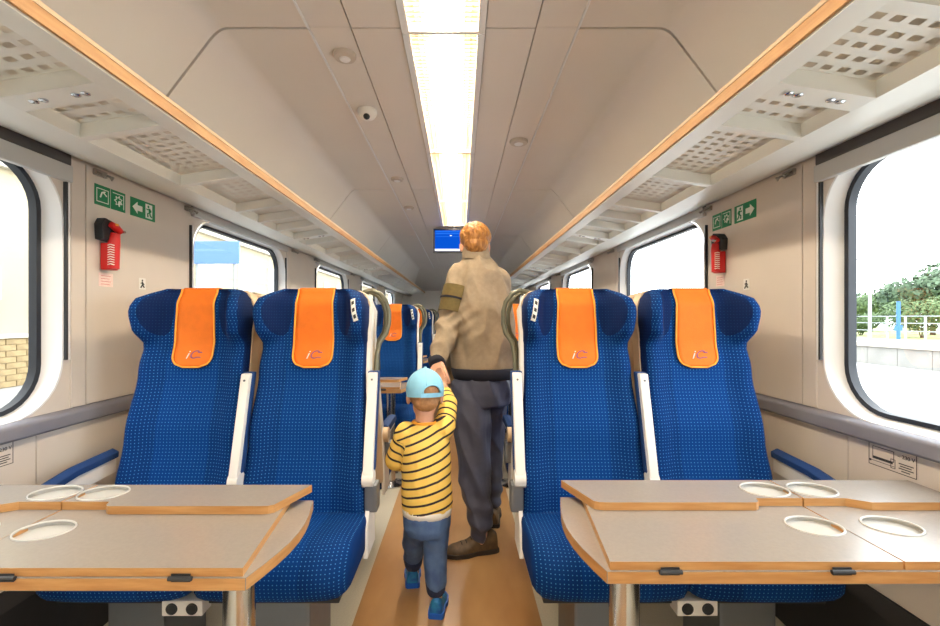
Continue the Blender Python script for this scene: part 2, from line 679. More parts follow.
seams = [1.63 + PITCH * k for k in range(-3, 5)]
bounds = [Y0] + [y for y in seams if Y0 < y < YE] + [YE]
for a, b in zip(bounds, bounds[1:]):
    for s in (-1, 1):
        MB().extrude_y(wrap_profile(s), a + .006, b - .006).build('ceiling_panel', 'ceiling_beige', roof, smooth='auto')
        MB().box(s * .338, s * .486, a + .001, b - .001, ZC + .004, ZC + .016).build('ceiling_panel', 'ceiling_beige', roof)
        MB().box(s * .155, s * .333, a + .003, b - .003, ZC, ZC + .012).build('ceiling_panel', 'ceiling_beige', roof)
        MB().box(s * .4865, s * .4925, a + .002, b - .002, ZC - .004, ZC + .010).build('ceiling_strip', 'frame_white', roof)

# far end: lowered header, end wall and door; back wall behind the camera
hd = MB().add([(-1.2, YH, ZC + .02), (1.2, YH, ZC + .02), (1.2, YE - .02, 1.87), (-1.2, YE - .02, 1.87),
               (-1.2, YH, ZC + .05), (1.2, YH, ZC + .05), (1.2, YE, 1.9), (-1.2, YE, 1.9)],
              [(0, 1, 2, 3), (4, 7, 6, 5), (0, 4, 5, 1), (2, 6, 7, 3), (0, 3, 7, 4), (1, 5, 6, 2)]).build('header_panel', 'ceiling_beige', roof)
we = MB().box(-1.42, 1.42, YE, YE + .05, 0, 2.36).build('wall_end', 'ceiling_beige')
tag(we, 'plain beige end wall at the far end of the coach', kind='structure')
wb = MB().box(-1.42, 1.42, Y0 - .05, Y0, 0, 2.36).build('wall_back', 'wall_beige')
tag(wb, 'plain beige end wall behind the viewer', kind='structure')
dr = MB().box(-.40, .40, YE - .02, YE, 0, 1.86).build('door_1', 'door_grey', bevel=.004)
tag(dr, 'grey sliding door in the far end wall', kind='structure')
MB().box(-.22, .22, YE - .024, YE - .018, .95, 1.7).build('door_pane', 'window_dark', dr)
MB().box(.28, .31, YE - .05, YE - .02, .9, 1.15).build('door_handle', 'metal_hook', dr)


# ------------------------------------------------------------------ ceiling lights
def light(y0, y1, label):
    off = '_offscreen' if y1 < 1.4 else ''      # the same row carried on behind the viewer
    r = empty('ceiling_light' + off, (0, (y0 + y1) / 2, ZC))
    tag(r, label, 'light', 'row of ceiling lights above the aisle')
    h = (y1 - y0) / 2 - .002
    for s in (-1, 1):
        MB().box(s * .126, s * .152, -h, h, -.010, .02).build('side_rail', 'frame_white', r, bevel=.003)
    MB().extrude_y([(-.126, -.002), (-.122, .03), (-.075, .055), (.075, .055), (.122, .03), (.126, -.002), (.128, .06), (-.128, .06)], -h, h).build('reflector', 'trough', r)
    prof = [(.036 * math.cos(PI * k / 8), .040 - .038 * math.sin(PI * k / 8)) for k in range(9)]
    MB().extrude_y(prof, -h + .03, h - .03).build('tube_cover' + off, 'tube_light', r, smooth='auto')
    mb = MB()
    n = int((2 * h - .03) / .026)
    for i in range(n):
        y = -h + .02 + i * .026
        mb.box(-.124, -.040, y, y + .0035, -.004, .006)
        mb.box(.040, .124, y, y + .0035, -.004, .006)
    for x in (-.1, -.078, .078, .1):
        mb.box(x, x + .002, -h + .012, h - .012, -.003, .004)
    mb.build('louvre_grid', 'rib', r)
    for s in (-1, 1):
        MB().box(-.126, .126, s * h - .006 if s > 0 else -h, h if s > 0 else -h + .006, -.006, .045).build('end_plate', 'frame_white', r)
    return r


lab = {1.65: 'warm ceiling light segment between the dome camera and the flat disc', 2.85: 'warm ceiling light segment two before the blue screen',
       4.05: 'warm ceiling light segment ending at the blue screen', .45: 'warm ceiling light segment with louvre over the folding tables'}
for y in (-3.15, -1.95, -.75, .45, 1.65, 2.85, 4.05):
    light(y, min(y + 1.2, 5.1), lab.get(y, 'warm ceiling light segment behind the viewer, %s' % {-3.15: 'at the back wall', -1.95: 'second from the back wall', -.75: 'third from the back wall'}.get(y)))
# closing strip past the end of the row of lights
for a, b in ((5.1, YH),):
    MB().box(-.152, .152, a, b, ZC, ZC + .012).build('ceiling_panel', 'ceiling_beige', roof)
MB().box(-.152, .152, Y0, -3.15, ZC, ZC + .012).build('ceiling_panel', 'ceiling_beige', roof)

# discs, dome camera, screen
for x, y, r_, lb in ((-.40, 1.80, .045, 'round beige disc on the ceiling before the dome camera'),
                     (-.415, 3.40, .048, 'round beige disc on the ceiling past the dome camera'),
                     (-.425, 4.28, .048, 'round beige disc on the ceiling, last before the blue screen'),
                     (.41, 2.68, .055, 'flat round beige disc on the ceiling across from the dome camera')):
    d = MB().lathe([(r_, ZC + .004), (r_, ZC - .004), (r_ * .9, ZC - .012), (r_ * .55, ZC - .015)], x, y, 24).build('ceiling_disc', 'disc_beige', smooth='auto')
    tag(d, lb, 'detector', 'round discs on the ceiling')
    MB().lathe([(r_ * .5, ZC - .015), (r_ * .42, ZC - .019), (r_ * .1, ZC - .02)], x, y, 20).build('disc_cap', 'frame_white', d, smooth='auto')
dc = MB().lathe([(.047, ZC + .004), (.05, ZC - .008), (.046, ZC - .022), (.036, ZC - .036), (.02, ZC - .045), (.004, ZC - .048)], -.41, 2.28, 24).build('dome_camera', 'plastic_white', smooth='auto')
tag(dc, 'white dome surveillance camera with dark lens on the ceiling', 'camera')
MB().sphere((-.408, 2.255, ZC - .038), .017, n=14).build('lens', 'dark_plastic', dc, smooth=True)
d2 = MB().lathe([(.035, 2.09), (.038, 2.075), (.03, 2.055), (.01, 2.048)], -.2, 9.95, 16).build('dome_camera', 'plastic_white', smooth='auto')
tag(d2, 'small white dome camera on the sloped header at the coach end', 'camera')
MB().sphere((-.2, 9.935, 2.058), .01).build('lens', 'dark_plastic', d2, smooth=True)

sc = empty('information_screen', (0, 5.16, 1.95))
tag(sc, 'flat screen with blue picture hanging from the ceiling', 'screen')
MB().box(-.245, .245, 0, .05, 0, .275).build('housing', 'dark_plastic', sc, bevel=.004)
dp = MB().box(-.228, .228, -.002, .002, .018, .257).build('display', 'screen_blue', sc)
MB().box(-.228, .228, -.003, -.0015, .020, .042).build('white_bar', 'screen_white', dp)
for z, h in ((.212, .012), (.180, .006), (.236, .01)):
    MB().box(-.222, .222, -.003, -.0015, z, z + h).build('text_band', 'screen_band', dp)
MB().box(.0 - .055, -.035, -.004, -.0015, .19, .198).build('text_mark', 'screen_white', dp)
MB().box(-.02, .02, .01, .04, .27, .305).build('hanger', 'grey_metal', sc)


# ------------------------------------------------------------------ luggage racks
BAR_OFF = (1.14, 1.39, 1.89, 2.36, 2.62, 2.88)


def rack(sg, label):
    r = empty('luggage_rack', (sg * 1.05, 0, 1.76))
    r.location = (0, 0, 0)
    tag(r, label, 'luggage rack', 'luggage racks over the windows')
    XO = lambda *p: [(sg * x, z) for x, z in p]
    ye = YE - .01
    MB().extrude_y(XO((.807, 1.800), (.868, 1.796), (.872, 1.845), (.86, 1.85), (.82, 1.85), (.812, 1.845)), Y0 + .01, ye).build('front_rail', 'rack_grey', r)
    MB().extrude_y(XO((.800, 1.806), (.8075, 1.806), (.811, 1.838), (.800, 1.838)), Y0 + .01, ye).build('wood_trim', 'wood', r)
    MB().extrude_y(XO((.798, 1.838), (.812, 1.838), (.812, 1.848), (.800, 1.850)), Y0 + .01, ye).build('top_lip', 'shell_beige', r)
    MB().extrude_y(XO((1.115, 1.757), (1.19, 1.752), (1.27, 1.765), (WX - .008, 1.790), (WX - .008, 1.82), (1.13, 1.81), (1.112, 1.805)), Y0 + .01, ye).build('wall_rail', 'rack_grey', r, smooth='auto')
    bars = []
    for k in range(-3, 6):
        for j, o in enumerate(BAR_OFF):
            y = o + k * PITCH
            if Y0 + .05 < y < YE - .1:
                bars.append((y, .075 if j == 0 else .028, j))
    zt = lambda x: 1.796 + (x - .868) * (1.757 - 1.796) / (1.115 - .868)
    shared = {}
    for y, w, j in bars:
        key = (w,)
        if key not in shared:
            poly = [(sg * .866, zt(.866)), (sg * 1.117, zt(1.117)), (sg * 1.117, zt(1.117) + .046), (sg * .866, zt(.866) + .046)]
            mbx = MB().extrude_y(poly, 0, w)
            shared[key] = mbx.mesh('crossbar', 'rack_grey')
        c = link('crossbar', shared[key], r, (0, y, 0))
        if j == 0:
            if 'screw' not in shared:
                shared['screw'] = MB().lathe([(.011, .002), (.011, -.002), (.007, -.004), (.002, -.004)], n=12).mesh('screw', 'chrome', smooth='auto')
            for xx in (.92, .945, 1.03, 1.055):
                link('screw', shared['screw'], c, (sg * xx, w / 2, zt(xx)))
        elif j == 3:
            if 'stud' not in shared:
                shared['stud'] = MB().tube([(0, -.002, 0), (0, .001, 0)], .006, 10).mesh('stud', 'dark_plastic')
            link('stud', shared['stud'], c, (sg * .885, -.0005, zt(.885) + .022))
    ends = [Y0 + .02] + [b[0] for b in bars] + [YE - .02]
    wds = [0] + [b[1] for b in bars] + [0]
    pm = {}
    for i in range(len(ends) - 1):
        a, b = ends[i] + wds[i], ends[i + 1]
        L = b - a
        key = round(L, 3)
        if key not in pm:
            mb = MB()
            nx = 6
            x0, x1 = .868, 1.115
            px = (x1 - x0) / nx
            ny = max(1, int((L - .012) / .041))
            py = L / ny
            hx, hy = .012, .010
            for ix in range(nx):
                for iy in range(ny):
                    cx, cy = x0 + (ix + .5) * px, (iy + .5) * py
                    X = (cx - px / 2, cx - hx, cx + hx, cx + px / 2)
                    Yv = (cy - py / 2, cy - hy, cy + hy, cy + py / 2)
                    vs = [(sg * xx, yy, zt(xx) + .043) for yy in Yv for xx in X]
                    fs = [(jj * 4 + ii, jj * 4 + ii + 1, jj * 4 + ii + 5, jj * 4 + ii + 4) for jj in range(3) for ii in range(3) if not (ii == 1 and jj == 1)]
                    mb.add(vs, fs)
            pm[key] = mb.mesh('perforated_plate', 'rack_plate')
        link('perforated_plate', pm[key], r, (0, a, 0))
    return r


rack(-1, 'grey luggage rack with wooden edge above the building-side windows')
rack(1, 'grey luggage rack with wooden edge above the platform-side windows')

# coat hooks under the racks
for sg in (-1, 1):
    for k in range(0, 4):
        for j, off in enumerate((1.76, 2.335)):
            y = off + k * PITCH
            r = empty('coat_hook', (sg * (WX - .007), y, 1.765))
            tag(r, 'small metal coat hook, %s edge of %s hammer panel, %s' % ('first' if j == 0 else 'second', ('the', 'first panel past the', 'second panel past the', 'third panel past the')[k], 'building side' if sg < 0 else 'platform side'), 'hook', 'coat hooks under the luggage racks')
            MB().box(0, -sg * .012, -.03, .03, -.012, .012).build('plate', 'metal_hook', r, bevel=.003)
            for q in (-.02, .02):
                MB().tube([(-sg * .01, q, 0), (-sg * .03, q, -.008), (-sg * .036, q, -.02), (-sg * .042, q, -.008)], .005, 8).build('peg', 'metal_hook', r, smooth=True)


# ------------------------------------------------------------------ signs and hammers on the wall panels
def on_wall(sg, y, z):
    """an empty on the wall: local x runs along the wall as read, local y up, local z into the coach"""
    e = empty('wall_item', (sg * (WX - .0075), y, z))
    e.rotation_euler = Matrix(((0, 0, -sg), (sg * -1, 0, 0), (0, 1, 0))).to_euler() if False else (PI / 2, 0, -sg * PI / 2)
    return e


# local axes after (pi/2, 0, -sg*pi/2): x -> along the wall to the reader's right, y -> up, z -> into the coach
def plate(mb, x0, x1, y0, y1, z, t=.0006, mi=0):
    mb.box(x0, x1, y0, y1, z, z + t, mi)
    return mb


def signs(sg, y_em, y_ex, side):
    e = on_wall(sg, y_em, 1.682)
    e.name = 'emergency_window_sign'
    tag(e, 'green emergency window sign with two pictograms, %s' % side, 'sign', 'green emergency signs on the walls')
    for cx in (-.041, .041):
        b = plate(MB(), cx - .039, cx + .039, -.04, .04, 0, .001).build('sign_plate', 'sign_green', e)
        mb = MB()
        if cx < 0:
            for (a, b_, c, d) in ((-.03, .03, .024, .027), (-.03, .03, -.027, -.024), (-.03, -.027, -.027, .027), (.027, .03, -.027, .027)):
                plate(mb, cx + a, cx + b_, c, d, .0012)
            mb.tube([(cx - .012, -.008, .0015), (cx - .004, .012, .0015), (cx + .012, .018, .0015)], .003, 6)
            mb.tube([(cx + .0, .016, .0015), (cx + .02, .002, .0015)], .0025, 6)
        else:
            for k in range(14):
                an = 2 * PI * k / 14
                a2 = an + 2 * PI / 14
                r0 = .022 if k % 2 else .012
                r1 = .012 if k % 2 else .022
                mb.tube([(cx + r0 * math.cos(an), r0 * math.sin(an), .0015), (cx + r1 * math.cos(a2), r1 * math.sin(a2), .0015)], .0018, 5)
            plate(mb, cx - .03, cx + .03, .027, .03, .0012)
            plate(mb, cx + .027, cx + .031, -.03, .03, .0012)
            mb.sphere((cx + .006, -.006, .001), .007, .009, .0012)
        mb.build('pictogram', 'sign_white', b)
    e2 = on_wall(sg, y_ex, 1.682)
    e2.name = 'exit_sign'
    tag(e2, 'green exit sign with white arrow and running figure, %s' % side, 'sign', 'green emergency signs on the walls')
    b = plate(MB(), -.078, .078, -.04, .04, 0, .001).build('sign_plate', 'sign_green', e2)
    d = -1 if sg < 0 else 1      # the arrow points to the near end of the coach
    ar = MB()
    pts = [(.066, 0), (.036, .026), (.036, .012), (.006, .012), (.006, -.012), (.036, -.012), (.036, -.026)]
    ar.prism([(d * x, y) for x, y in (pts if d > 0 else pts[::-1])], .0012, .002)
    ar.build('arrow', 'sign_white', b)
    dm = MB()
    plate(dm, -d * .058, -d * .014, -.032, .032, .0012)
    dm.build('doorway', 'sign_white', b)
    rn = MB()
    c = -d * .036
    rn.sphere((c + d * .004, .021, .0022), .006, .006, .001)
    rn.tube([(c, .013, .0022), (c - d * .004, -.004, .0022)], .005, 6)
    rn.tube([(c - d * .004, -.004, .0022), (c + d * .01, -.012, .0022), (c + d * .008, -.026, .0022)], .003, 6)
    rn.tube([(c - d * .004, -.004, .0022), (c - d * .006, -.016, .0022), (c - d * .016, -.024, .0022)], .003, 6)
    rn.tube([(c, .012, .0022), (c + d * .012, .006, .0022), (c + d * .016, .01, .0022)], .0022, 6)
    rn.tube([(c, .012, .0022), (c - d * .012, .006, .0022), (c - d * .012, -.002, .0022)], .0022, 6)
    rn.build('running_figure', 'sign_green', b)


signs(-1, 1.818, 2.005, 'building side')
signs(1, 2.222, 2.04, 'platform side')


def hammer(sg, y, z, side):
    e = on_wall(sg, y, z)
    e.name = 'emergency_hammer'
    tag(e, 'red emergency hammer in dark grey wall bracket, %s' % side, 'hammer', 'red emergency hammers')
    # local x to the right along the wall, y up, z out of the wall
    m = -1 if sg < 0 else 1
    MB().prism([(-.045, .0), (.03, -.004), (.035, .05), (.01, .075), (-.035, .085), (-.05, .06)], .0, .035).build('bracket', 'dark_plastic', e, bevel=.004)
    h = MB().tube([(.0, -.11, .038), (.0, .0, .04), (.004, .03, .042)], [.02, .021, .017], 14).build('handle', 'hammer_red', e, smooth='auto')
    MB().box(-.024, .024, -.115, -.01, .004, .04).build('sleeve', 'hammer_red', e, bevel=.006)
    hd_ = MB().tube([(-.022, .062, .045), (.0, .054, .047), (.024, .040, .047)], [.012, .015, .013], 12).build('hammer_head', 'hammer_red', e, smooth='auto')
    MB().box(-.016, -.004, .058, .066, .056, .062).build('yellow_tab', 'orange_piping', e)
    MB().lathe([(.006, .0), (.005, .012), (.001, .014)]).build('steel_tip', 'chrome', hd_, loc=(.024, .040, .055))
    mb = MB()
    for k in range(9):
        mb.tube([(m * .024, -.02 - k * .0095, .034), (m * .0235, -.0165 - k * .0095, .043), (m * .016, -.02 - k * .0095, .054)], .0022, 5)
    mb.build('white_marks', 'print_white', h)
    for k in range(6):
        MB().box(.012, .022, -.03 - k * .014, -.024 - k * .014, .038, .043).build('grip_rib', 'hammer_red', e)
    # small stickers below
    s = on_wall(sg, y + .01 if sg < 0 else y + .03, 1.352 if sg < 0 else 1.385)
    s.name = 'wall_sticker'
    tag(s, 'pale pink notice sticker below the red hammer, %s' % side, 'sticker', 'pink stickers below the hammers')
    b = plate(MB(), -.036, .036, -.027, .027, 0, .0006).build('sticker', 'label_pink', s)
    mb = MB()
    for k in range(4):
        plate(mb, -.026, .024 - .006 * (k % 2), .014 - k * .011, .0165 - k * .011, .0008, .0003)
    mb.build('print_lines', 'pink_ink', b)


hammer(-1, 1.785, 1.505, 'building side')
hammer(1, 2.205, 1.535, 'platform side')
for sg, y, side in ((-1, 2.0, 'building side'), (1, 2.03, 'platform side')):
    e = on_wall(sg, y, 1.352)
    e.name = 'pictogram_sticker'
    tag(e, 'small white square sticker with black pictogram, %s' % side, 'sticker', 'square pictogram stickers')
    b = plate(MB(), -.021, .021, -.025, .025, 0, .0006).build('sticker', 'label_white', e)
    mb = MB()
    mb.sphere((0, .014, .001), .005, .005, .0006)
    mb.tube([(0, .008, .001), (-.001, -.006, .001), (-.011, -.018, .001)], .003, 6)
    mb.tube([(0, -.004, .001), (.011, -.016, .001)], .003, 6)
    mb.tube([(-.01, .001, .001), (.0, .006, .001), (.01, -.003, .001)], .0022, 6)
    mb.build('pictogram', 'ink', b)

# socket plates on the wall below the ledge
for sg, side in ((-1, 'building side'), (1, 'platform side')):
    e = on_wall(sg, 1.347, .777)
    e.name = 'table_notice'
    tag(e, 'beige notice with line drawing and 230 V print under the ledge, %s' % side, 'sign', 'beige notices under the ledges')
    b = plate(MB(), -.076, .076, -.036, .036, 0, .0007).build('notice_plate', 'wall_beige', e)
    mb = MB()

    def frame(x0, x1, y0, y1, w):
        for q in ((x0, x1, y1 - w, y1), (x0, x1, y0, y0 + w), (x0, x0 + w, y0, y1), (x1 - w, x1, y0, y1)):
            plate(mb, *q, .0008, .0003)
    frame(-.075, .075, -.035, .035, .0022)
    frame(-.062, .008, -.008, .025, .002)
    plate(mb, -.062, .004, -.014, -.008, .0008, .0003)
    plate(mb, -.072, -.066, -.024, -.018, .0008, .0003)
    frame(-.003, .012, -.026, .002, .0018)
    plate(mb, -.074, .012, -.021, -.0195, .0008, .0003)
    for k, (a, c) in enumerate(((.022, .066), (.026, .06), (.022, .066), (.030, .056))):
        plate(mb, a, c, -.006 - k * .007, -.003 - k * .007, .0008, .0003)
    mb.build('line_drawing', 'ink', b)
    tm = text_mesh('~ 230 V', .016)
    tm.materials.append(M['ink'])
    link('lettering', tm, b, (.044, .016, .001))


# ------------------------------------------------------------------ seats
HW = .228
W_TAB = [(.40, .234), (.60, .229), (.80, .218), (1.0, .209), (1.09, .205), (1.14, .206), (1.185, .211), (1.24, .212), (1.272, .204), (1.294, .188), (1.308, .166), (1.315, .14)]
YF_TAB = [(.40, -.115), (.55, -.105), (.75, -.065), (1.0, -.002), (1.12, .026), (1.25, .030), (1.315, .062)]
BO_TAB = [(.40, .012), (.6, .020), (1.0, .024), (1.09, .020), (1.16, .090), (1.22, .105), (1.27, .090), (1.315, .02)]
TH_TAB = [(.40, .075), (1.0, .07), (1.2, .075), (1.28, .065), (1.315, .028)]


def front_y(x, z):
    w = curve1(W_TAB, z)
    u = abs(x) / w
    return curve1(YF_TAB, z) - curve1(BO_TAB, z) * sstep(.52, .82, u)


def make_backrest():
    us = [-1, -.985, -.955, -.91, -.86, -.81, -.76, -.70, -.64, -.58, -.50, -.40, -.27, -.13, 0]
    us = us + [-u for u in us[-2::-1]]
    zs = [.40 + .03 * k for k in range(23)] + [1.08, 1.105, 1.125, 1.14, 1.155, 1.17, 1.185, 1.205, 1.225, 1.245, 1.26, 1.275, 1.288, 1.298, 1.306, 1.312, 1.315]
    zs = sorted(set(z for z in zs if z <= 1.315))
    rings, mb = [], MB()
    for z in zs:
        w = curve1(W_TAB, z)
        yf = curve1(YF_TAB, z)
        th = curve1(TH_TAB, z)
        fr, bk = [], []
        for u in us:
            rd = .05 * (1 - math.sqrt(max(0, 1 - ((abs(u) - .84) / .16) ** 2))) if abs(u) > .84 else 0
            fr.append((w * u, front_y(w * u, z) + rd, z))
        for u in us[::-1]:
            rd = .025 * (1 - math.sqrt(max(0, 1 - ((abs(u) - .84) / .16) ** 2))) if abs(u) > .84 else 0
            bk.append((w * u * .985, yf + th - rd, z))
        rings.append(fr + bk)
    mb.loft(rings)
    me = mb.mesh('backrest', 'seat_fabric', smooth=True)
    at = me.attributes.new('weave', 'FLOAT_VECTOR', 'POINT')
    nu, n, mid = len(us), len(rings[0]), len(us) // 2
    for i, ring in enumerate(rings):
        acc = [0.0] * n
        for j in range(mid + 1, n):
            acc[j] = acc[j - 1] + (Vector(ring[j]) - Vector(ring[j - 1])).length
        for j in range(mid - 1, -1, -1):
            acc[j] = acc[j + 1] - (Vector(ring[j]) - Vector(ring[j + 1])).length
        for j in range(n):
            if j < nu:
                u = abs(us[j])
                e = ((u - .60) / .19) ** 2 + ((zs[i] - 1.235) / .105) ** 2
                nv = max(1 - e / 2, sstep(.92, .99, u))
            else:
                nv = 1.0
            at.data[i * n + j].vector = (acc[j], zs[i] * 1.03, nv)
    return me


def make_shell():
    zs = [.42, .6, .8, 1.0, 1.08, 1.13, 1.185, 1.225, 1.265, 1.295, 1.31]
    rings = []
    for z in zs:
        w = curve1(W_TAB, z) + .004
        y = curve1(YF_TAB, z) + curve1(TH_TAB, z)
        y0 = y - (.045 if z < 1.3 else .01)
        y1 = y + .030
        rings.append([(-w, y0, z), (w, y0, z), (w, y1 - .012, z), (w - .02, y1, z), (-w + .02, y1, z), (-w, y1 - .012, z)])
    return MB().loft(rings).mesh('back_shell', 'shell_beige', smooth='auto')


def make_cushion():
    # side profile (y, z) along the top from back to front and underneath
    mb = MB()
    xs = [-1, -.985, -.95, -.88, -.76, -.5, -.25, 0, .25, .5, .76, .88, .95, .985, 1]
    prof = [(-.06, .500), (-.14, .500), (-.22, .505), (-.30, .512), (-.36, .510), (-.405, .495), (-.432, .465), (-.442, .43), (-.436, .395), (-.42, .372), (-.39, .362), (-.3, .36), (-.15, .36), (-.06, .365)]
    rings = []
    for u in xs:
        sh = math.sqrt(max(0.0, 1 - max(0, (abs(u) - .80) / .20) ** 2))
        ring = []
        for y, z in prof:
            zz = .43 + (z - .43) * (.55 + .45 * sh)
            zz += .010 * (abs(u) ** 3) * (1 if z > .47 and y > -.38 else 0)
            fy = 1.0 - .055 * (abs(u) ** 4)
            ring.append((u * .236, (y if y > -.3 else -.3 + (y + .3) * (.6 + .4 * sh)) * fy, zz))
        rings.append(ring)
    mb.loft(rings)
    me = mb.mesh('cushion', 'seat_fabric', smooth=True)
    at = me.attributes.new('weave', 'FLOAT_VECTOR', 'POINT')
    for i, ring in enumerate(rings):
        acc = 0.0
        for j in range(len(ring)):
            if j:
                acc += (Vector(rings[len(xs) // 2][j]) - Vector(rings[len(xs) // 2][j - 1])).length
            at.data[i * len(ring) + j].vector = (ring[j][0], acc, 0.0)
    return me


def make_cover():
    wd = .076
    ZB = 1.012
    zs = [ZB + k * (1.313 - ZB) / 26 for k in range(27)]
    front, rim = [], []

    def halfw(z):
        d = z - ZB
        r = .045
        if d < r:
            return (wd - r) + r * math.sqrt(max(0, 1 - ((r - d) / r) ** 2))
        return wd - .006 * sstep(1.1, 1.3, z)
    mb = MB()
    rows = []
    for z in zs:
        h = max(halfw(z), .03)
        f = .012 * math.sin((z - ZB) * 16) * .25
        rows.append([(h * u, front_y(h * u, z) - .007 - f * (1 - u * u), z) for u in [-1, -.75, -.5, -.25, 0, .25, .5, .75, 1]])
    for y, z in ((.070, 1.3205), (.093, 1.318), (.105, 1.30), (.128, 1.25), (.128, 1.20)):
        rows.append([(.070 * u, y, z) for u in [-1, -.75, -.5, -.25, 0, .25, .5, .75, 1]])
    n = 9
    back = [[(x, y + .003, z) for x, y, z in r] for r in rows]
    mb.loft([r + b[::-1] for r, b in zip(rows, back)])
    me = mb.mesh('headrest_cover', 'orange_cloth', smooth=True)
    # piping along the edge
    edge = [r[0] for r in rows[::-1]][5:] + [(x, y, z) for x, y, z in rows[0]] + [r[-1] for r in rows][:-5]
    pm = MB().tube([(x, y - .0015, z) for x, y, z in edge], .0035, 6).mesh('piping', 'orange_piping', smooth=True)
    return me, pm


SEATM = dict(back=make_backrest(), shell=make_shell(), cushion=make_cushion())
SEATM['cover'], SEATM['piping'] = make_cover()
tmA = text_mesh('i', .046, .4)
tmA.materials.append(M['print_white'])
tmB = text_mesh('C', .046, .4)
tmB.materials.append(M['print_violet'])


def make_seat(aisle, a, arm_up):
    """a: local x direction of the aisle; the seat faces local -y"""
    r = empty('train_seat')
    link('backrest', SEATM['back'], r)
    link('back_shell', SEATM['shell'], r)
    link('cushion', SEATM['cushion'], r)
    cv = link('headrest_cover', SEATM['cover'], r)
    link('piping', SEATM['piping'], cv)
    z = 1.058
    t = math.atan2(.028, .12)
    for tm, x in ((tmA, -.020), (tmB, .003)):
        link('lettering', tm, cv, (x, front_y(x, z) - .0115, z), (PI / 2 - t, 0, 0))
    mb = MB()
    mb.box(.022, .038, -.0004, .0004, .008, .012)
    mb.box(.016, .034, -.0004, .0004, -.011, -.007)
    mb.build('logo_bar', 'print_violet', cv, loc=(0, front_y(0, z) - .0115, z), rot=(-t, 0, 0))
    # base
    MB().box(-.09, .09, -.30, -.06, .0, .33).build('pedestal', 'grey_metal', r, bevel=.01)
    MB().box(-.20, .20, -.36, -.02, .33, .362).build('seat_pan', 'dark_plastic', r, bevel=.006)
    if aisle:
        # side frame on the aisle side, white
        xs = a * (HW + .012)
        rings = []
        for (y0, y1, zz) in ((-.16, -.02, .36), (-.15, -.02, .46), (-.075, -.02, .56), (-.04, .0, .75), (.005, .055, 1.0), (.045, .085, 1.13), (.052, .10, 1.23), (.068, .115, 1.29)):
            w = curve1(W_TAB, zz) - .236
            rings.append([(xs + a * w - .007, y0, zz), (xs + a * w + .007, y0, zz), (xs + a * w + .007, y1, zz), (xs + a * w - .007, y1, zz)])
        MB().loft(rings).build('side_frame', 'plastic_white', r, smooth='auto')
        # grab handle
        xx = lambda d: a * d
        pts = [(xx(.150), .115, 1.285), (xx(.175), .125, 1.307), (xx(.205), .130, 1.315), (xx(.238), .132, 1.300), (xx(.264), .132, 1.265), (xx(.274), .130, 1.225),
               (xx(.274), .126, 1.175), (xx(.264), .118, 1.135), (xx(.240), .105, 1.100), (xx(.232), .09, 1.05), (xx(.230), .07, .965)]
        MB().tube(pts, .0098, 10).build('grab_handle', 'olive_metal', r, smooth='auto')
        # seat number label on the wing
        def wing(x, zz, off):
            u = x / curve1(W_TAB, zz)
            rd = .05 * (1 - math.sqrt(max(0, 1 - ((u - .84) / .16) ** 2))) if u > .84 else 0
            return (a * x, front_y(x, zz) + rd - off, zz)

        def strip(f0, f1, g0, g1, off):
            rr = []
            for i in range(9):
                f = f0 + (f1 - f0) * i / 8
                x0, zz = .160 + .016 * f, 1.268 - .082 * f
                xa, xb = x0 + .016 * g0, x0 + .016 * g1
                rr.append([wing(xa + (xb - xa) * j / 4, zz + .006 * j / 4, off) for j in range(5)] + [wing(xa + (xb - xa) * j / 4, zz + .006 * j / 4, off - .003) for j in range(4, -1, -1)])
            return MB().loft(rr)
        lb = strip(0, 1, 0, 1, .004).build('seat_label', 'label_white', r)
        for f in (.10, .42, .72):
            strip(f, f + .16, .22, .78, .0046).build('label_print', 'ink', lb)

    def armrest_up(x, w, dy=0.0):
        f = [(-.125 + dy, .600), (-.120 + dy, .640), (-.078 + dy, .80), (-.026 + dy, .992)]
        rr = []
        for i, (y, zz) in enumerate(f):
            ww = w * (1.0 if i else .92)
            rr.append([(x - ww, y, zz), (x + ww, y, zz), (x + ww, y + .028, zz), (x - ww, y + .028, zz)])
        ar = MB().loft(rr).build('armrest', 'plastic_white', r, bevel=.006)
        rr2 = [[(x - w * 1.25, y + .0225, zz + .004), (x + w * 1.25, y + .0225, zz + .004), (x + w * 1.25, y + .055, zz + .004), (x - w * 1.25, y + .055, zz + .004)] for y, zz in f[1:]]
        MB().loft(rr2).build('arm_pad', 'pad_blue', ar, bevel=.008)
        MB().tube([(x - w * 1.1, -.095 + dy, .618), (x + w * 1.1, -.095 + dy, .618)], .032, 16).build('pivot', 'plastic_white', ar, smooth='auto')
        MB().tube([(x, -.036 + dy, .968), (x, -.027 + dy, .968)], .004, 8).build('rivet', 'grey_metal', ar)

    def armrest_down(x, w, dy=0.0):
        ar = MB().box(x - w * .8, x + w * .8, -.32, -.08, .625, .65).build('armrest', 'plastic_white', r, bevel=.008)
        rr = []
        for y, h in ((-.34, .012), (-.32, .03), (-.2, .034), (-.05, .036)):
            rr.append([(x - w * 1.15, y, .645), (x + w * 1.15, y, .645), (x + w * 1.15, y, .645 + h), (x, y, .65 + h), (x - w * 1.15, y, .645 + h)])
        MB().loft(rr).build('arm_pad', 'pad_blue', ar, bevel=.006)
        MB().tube([(x - w * 1.3, -.05, .640), (x + w * 1.3, -.05, .640)], .036, 16).build('pivot', 'shell_beige', ar, smooth='auto')
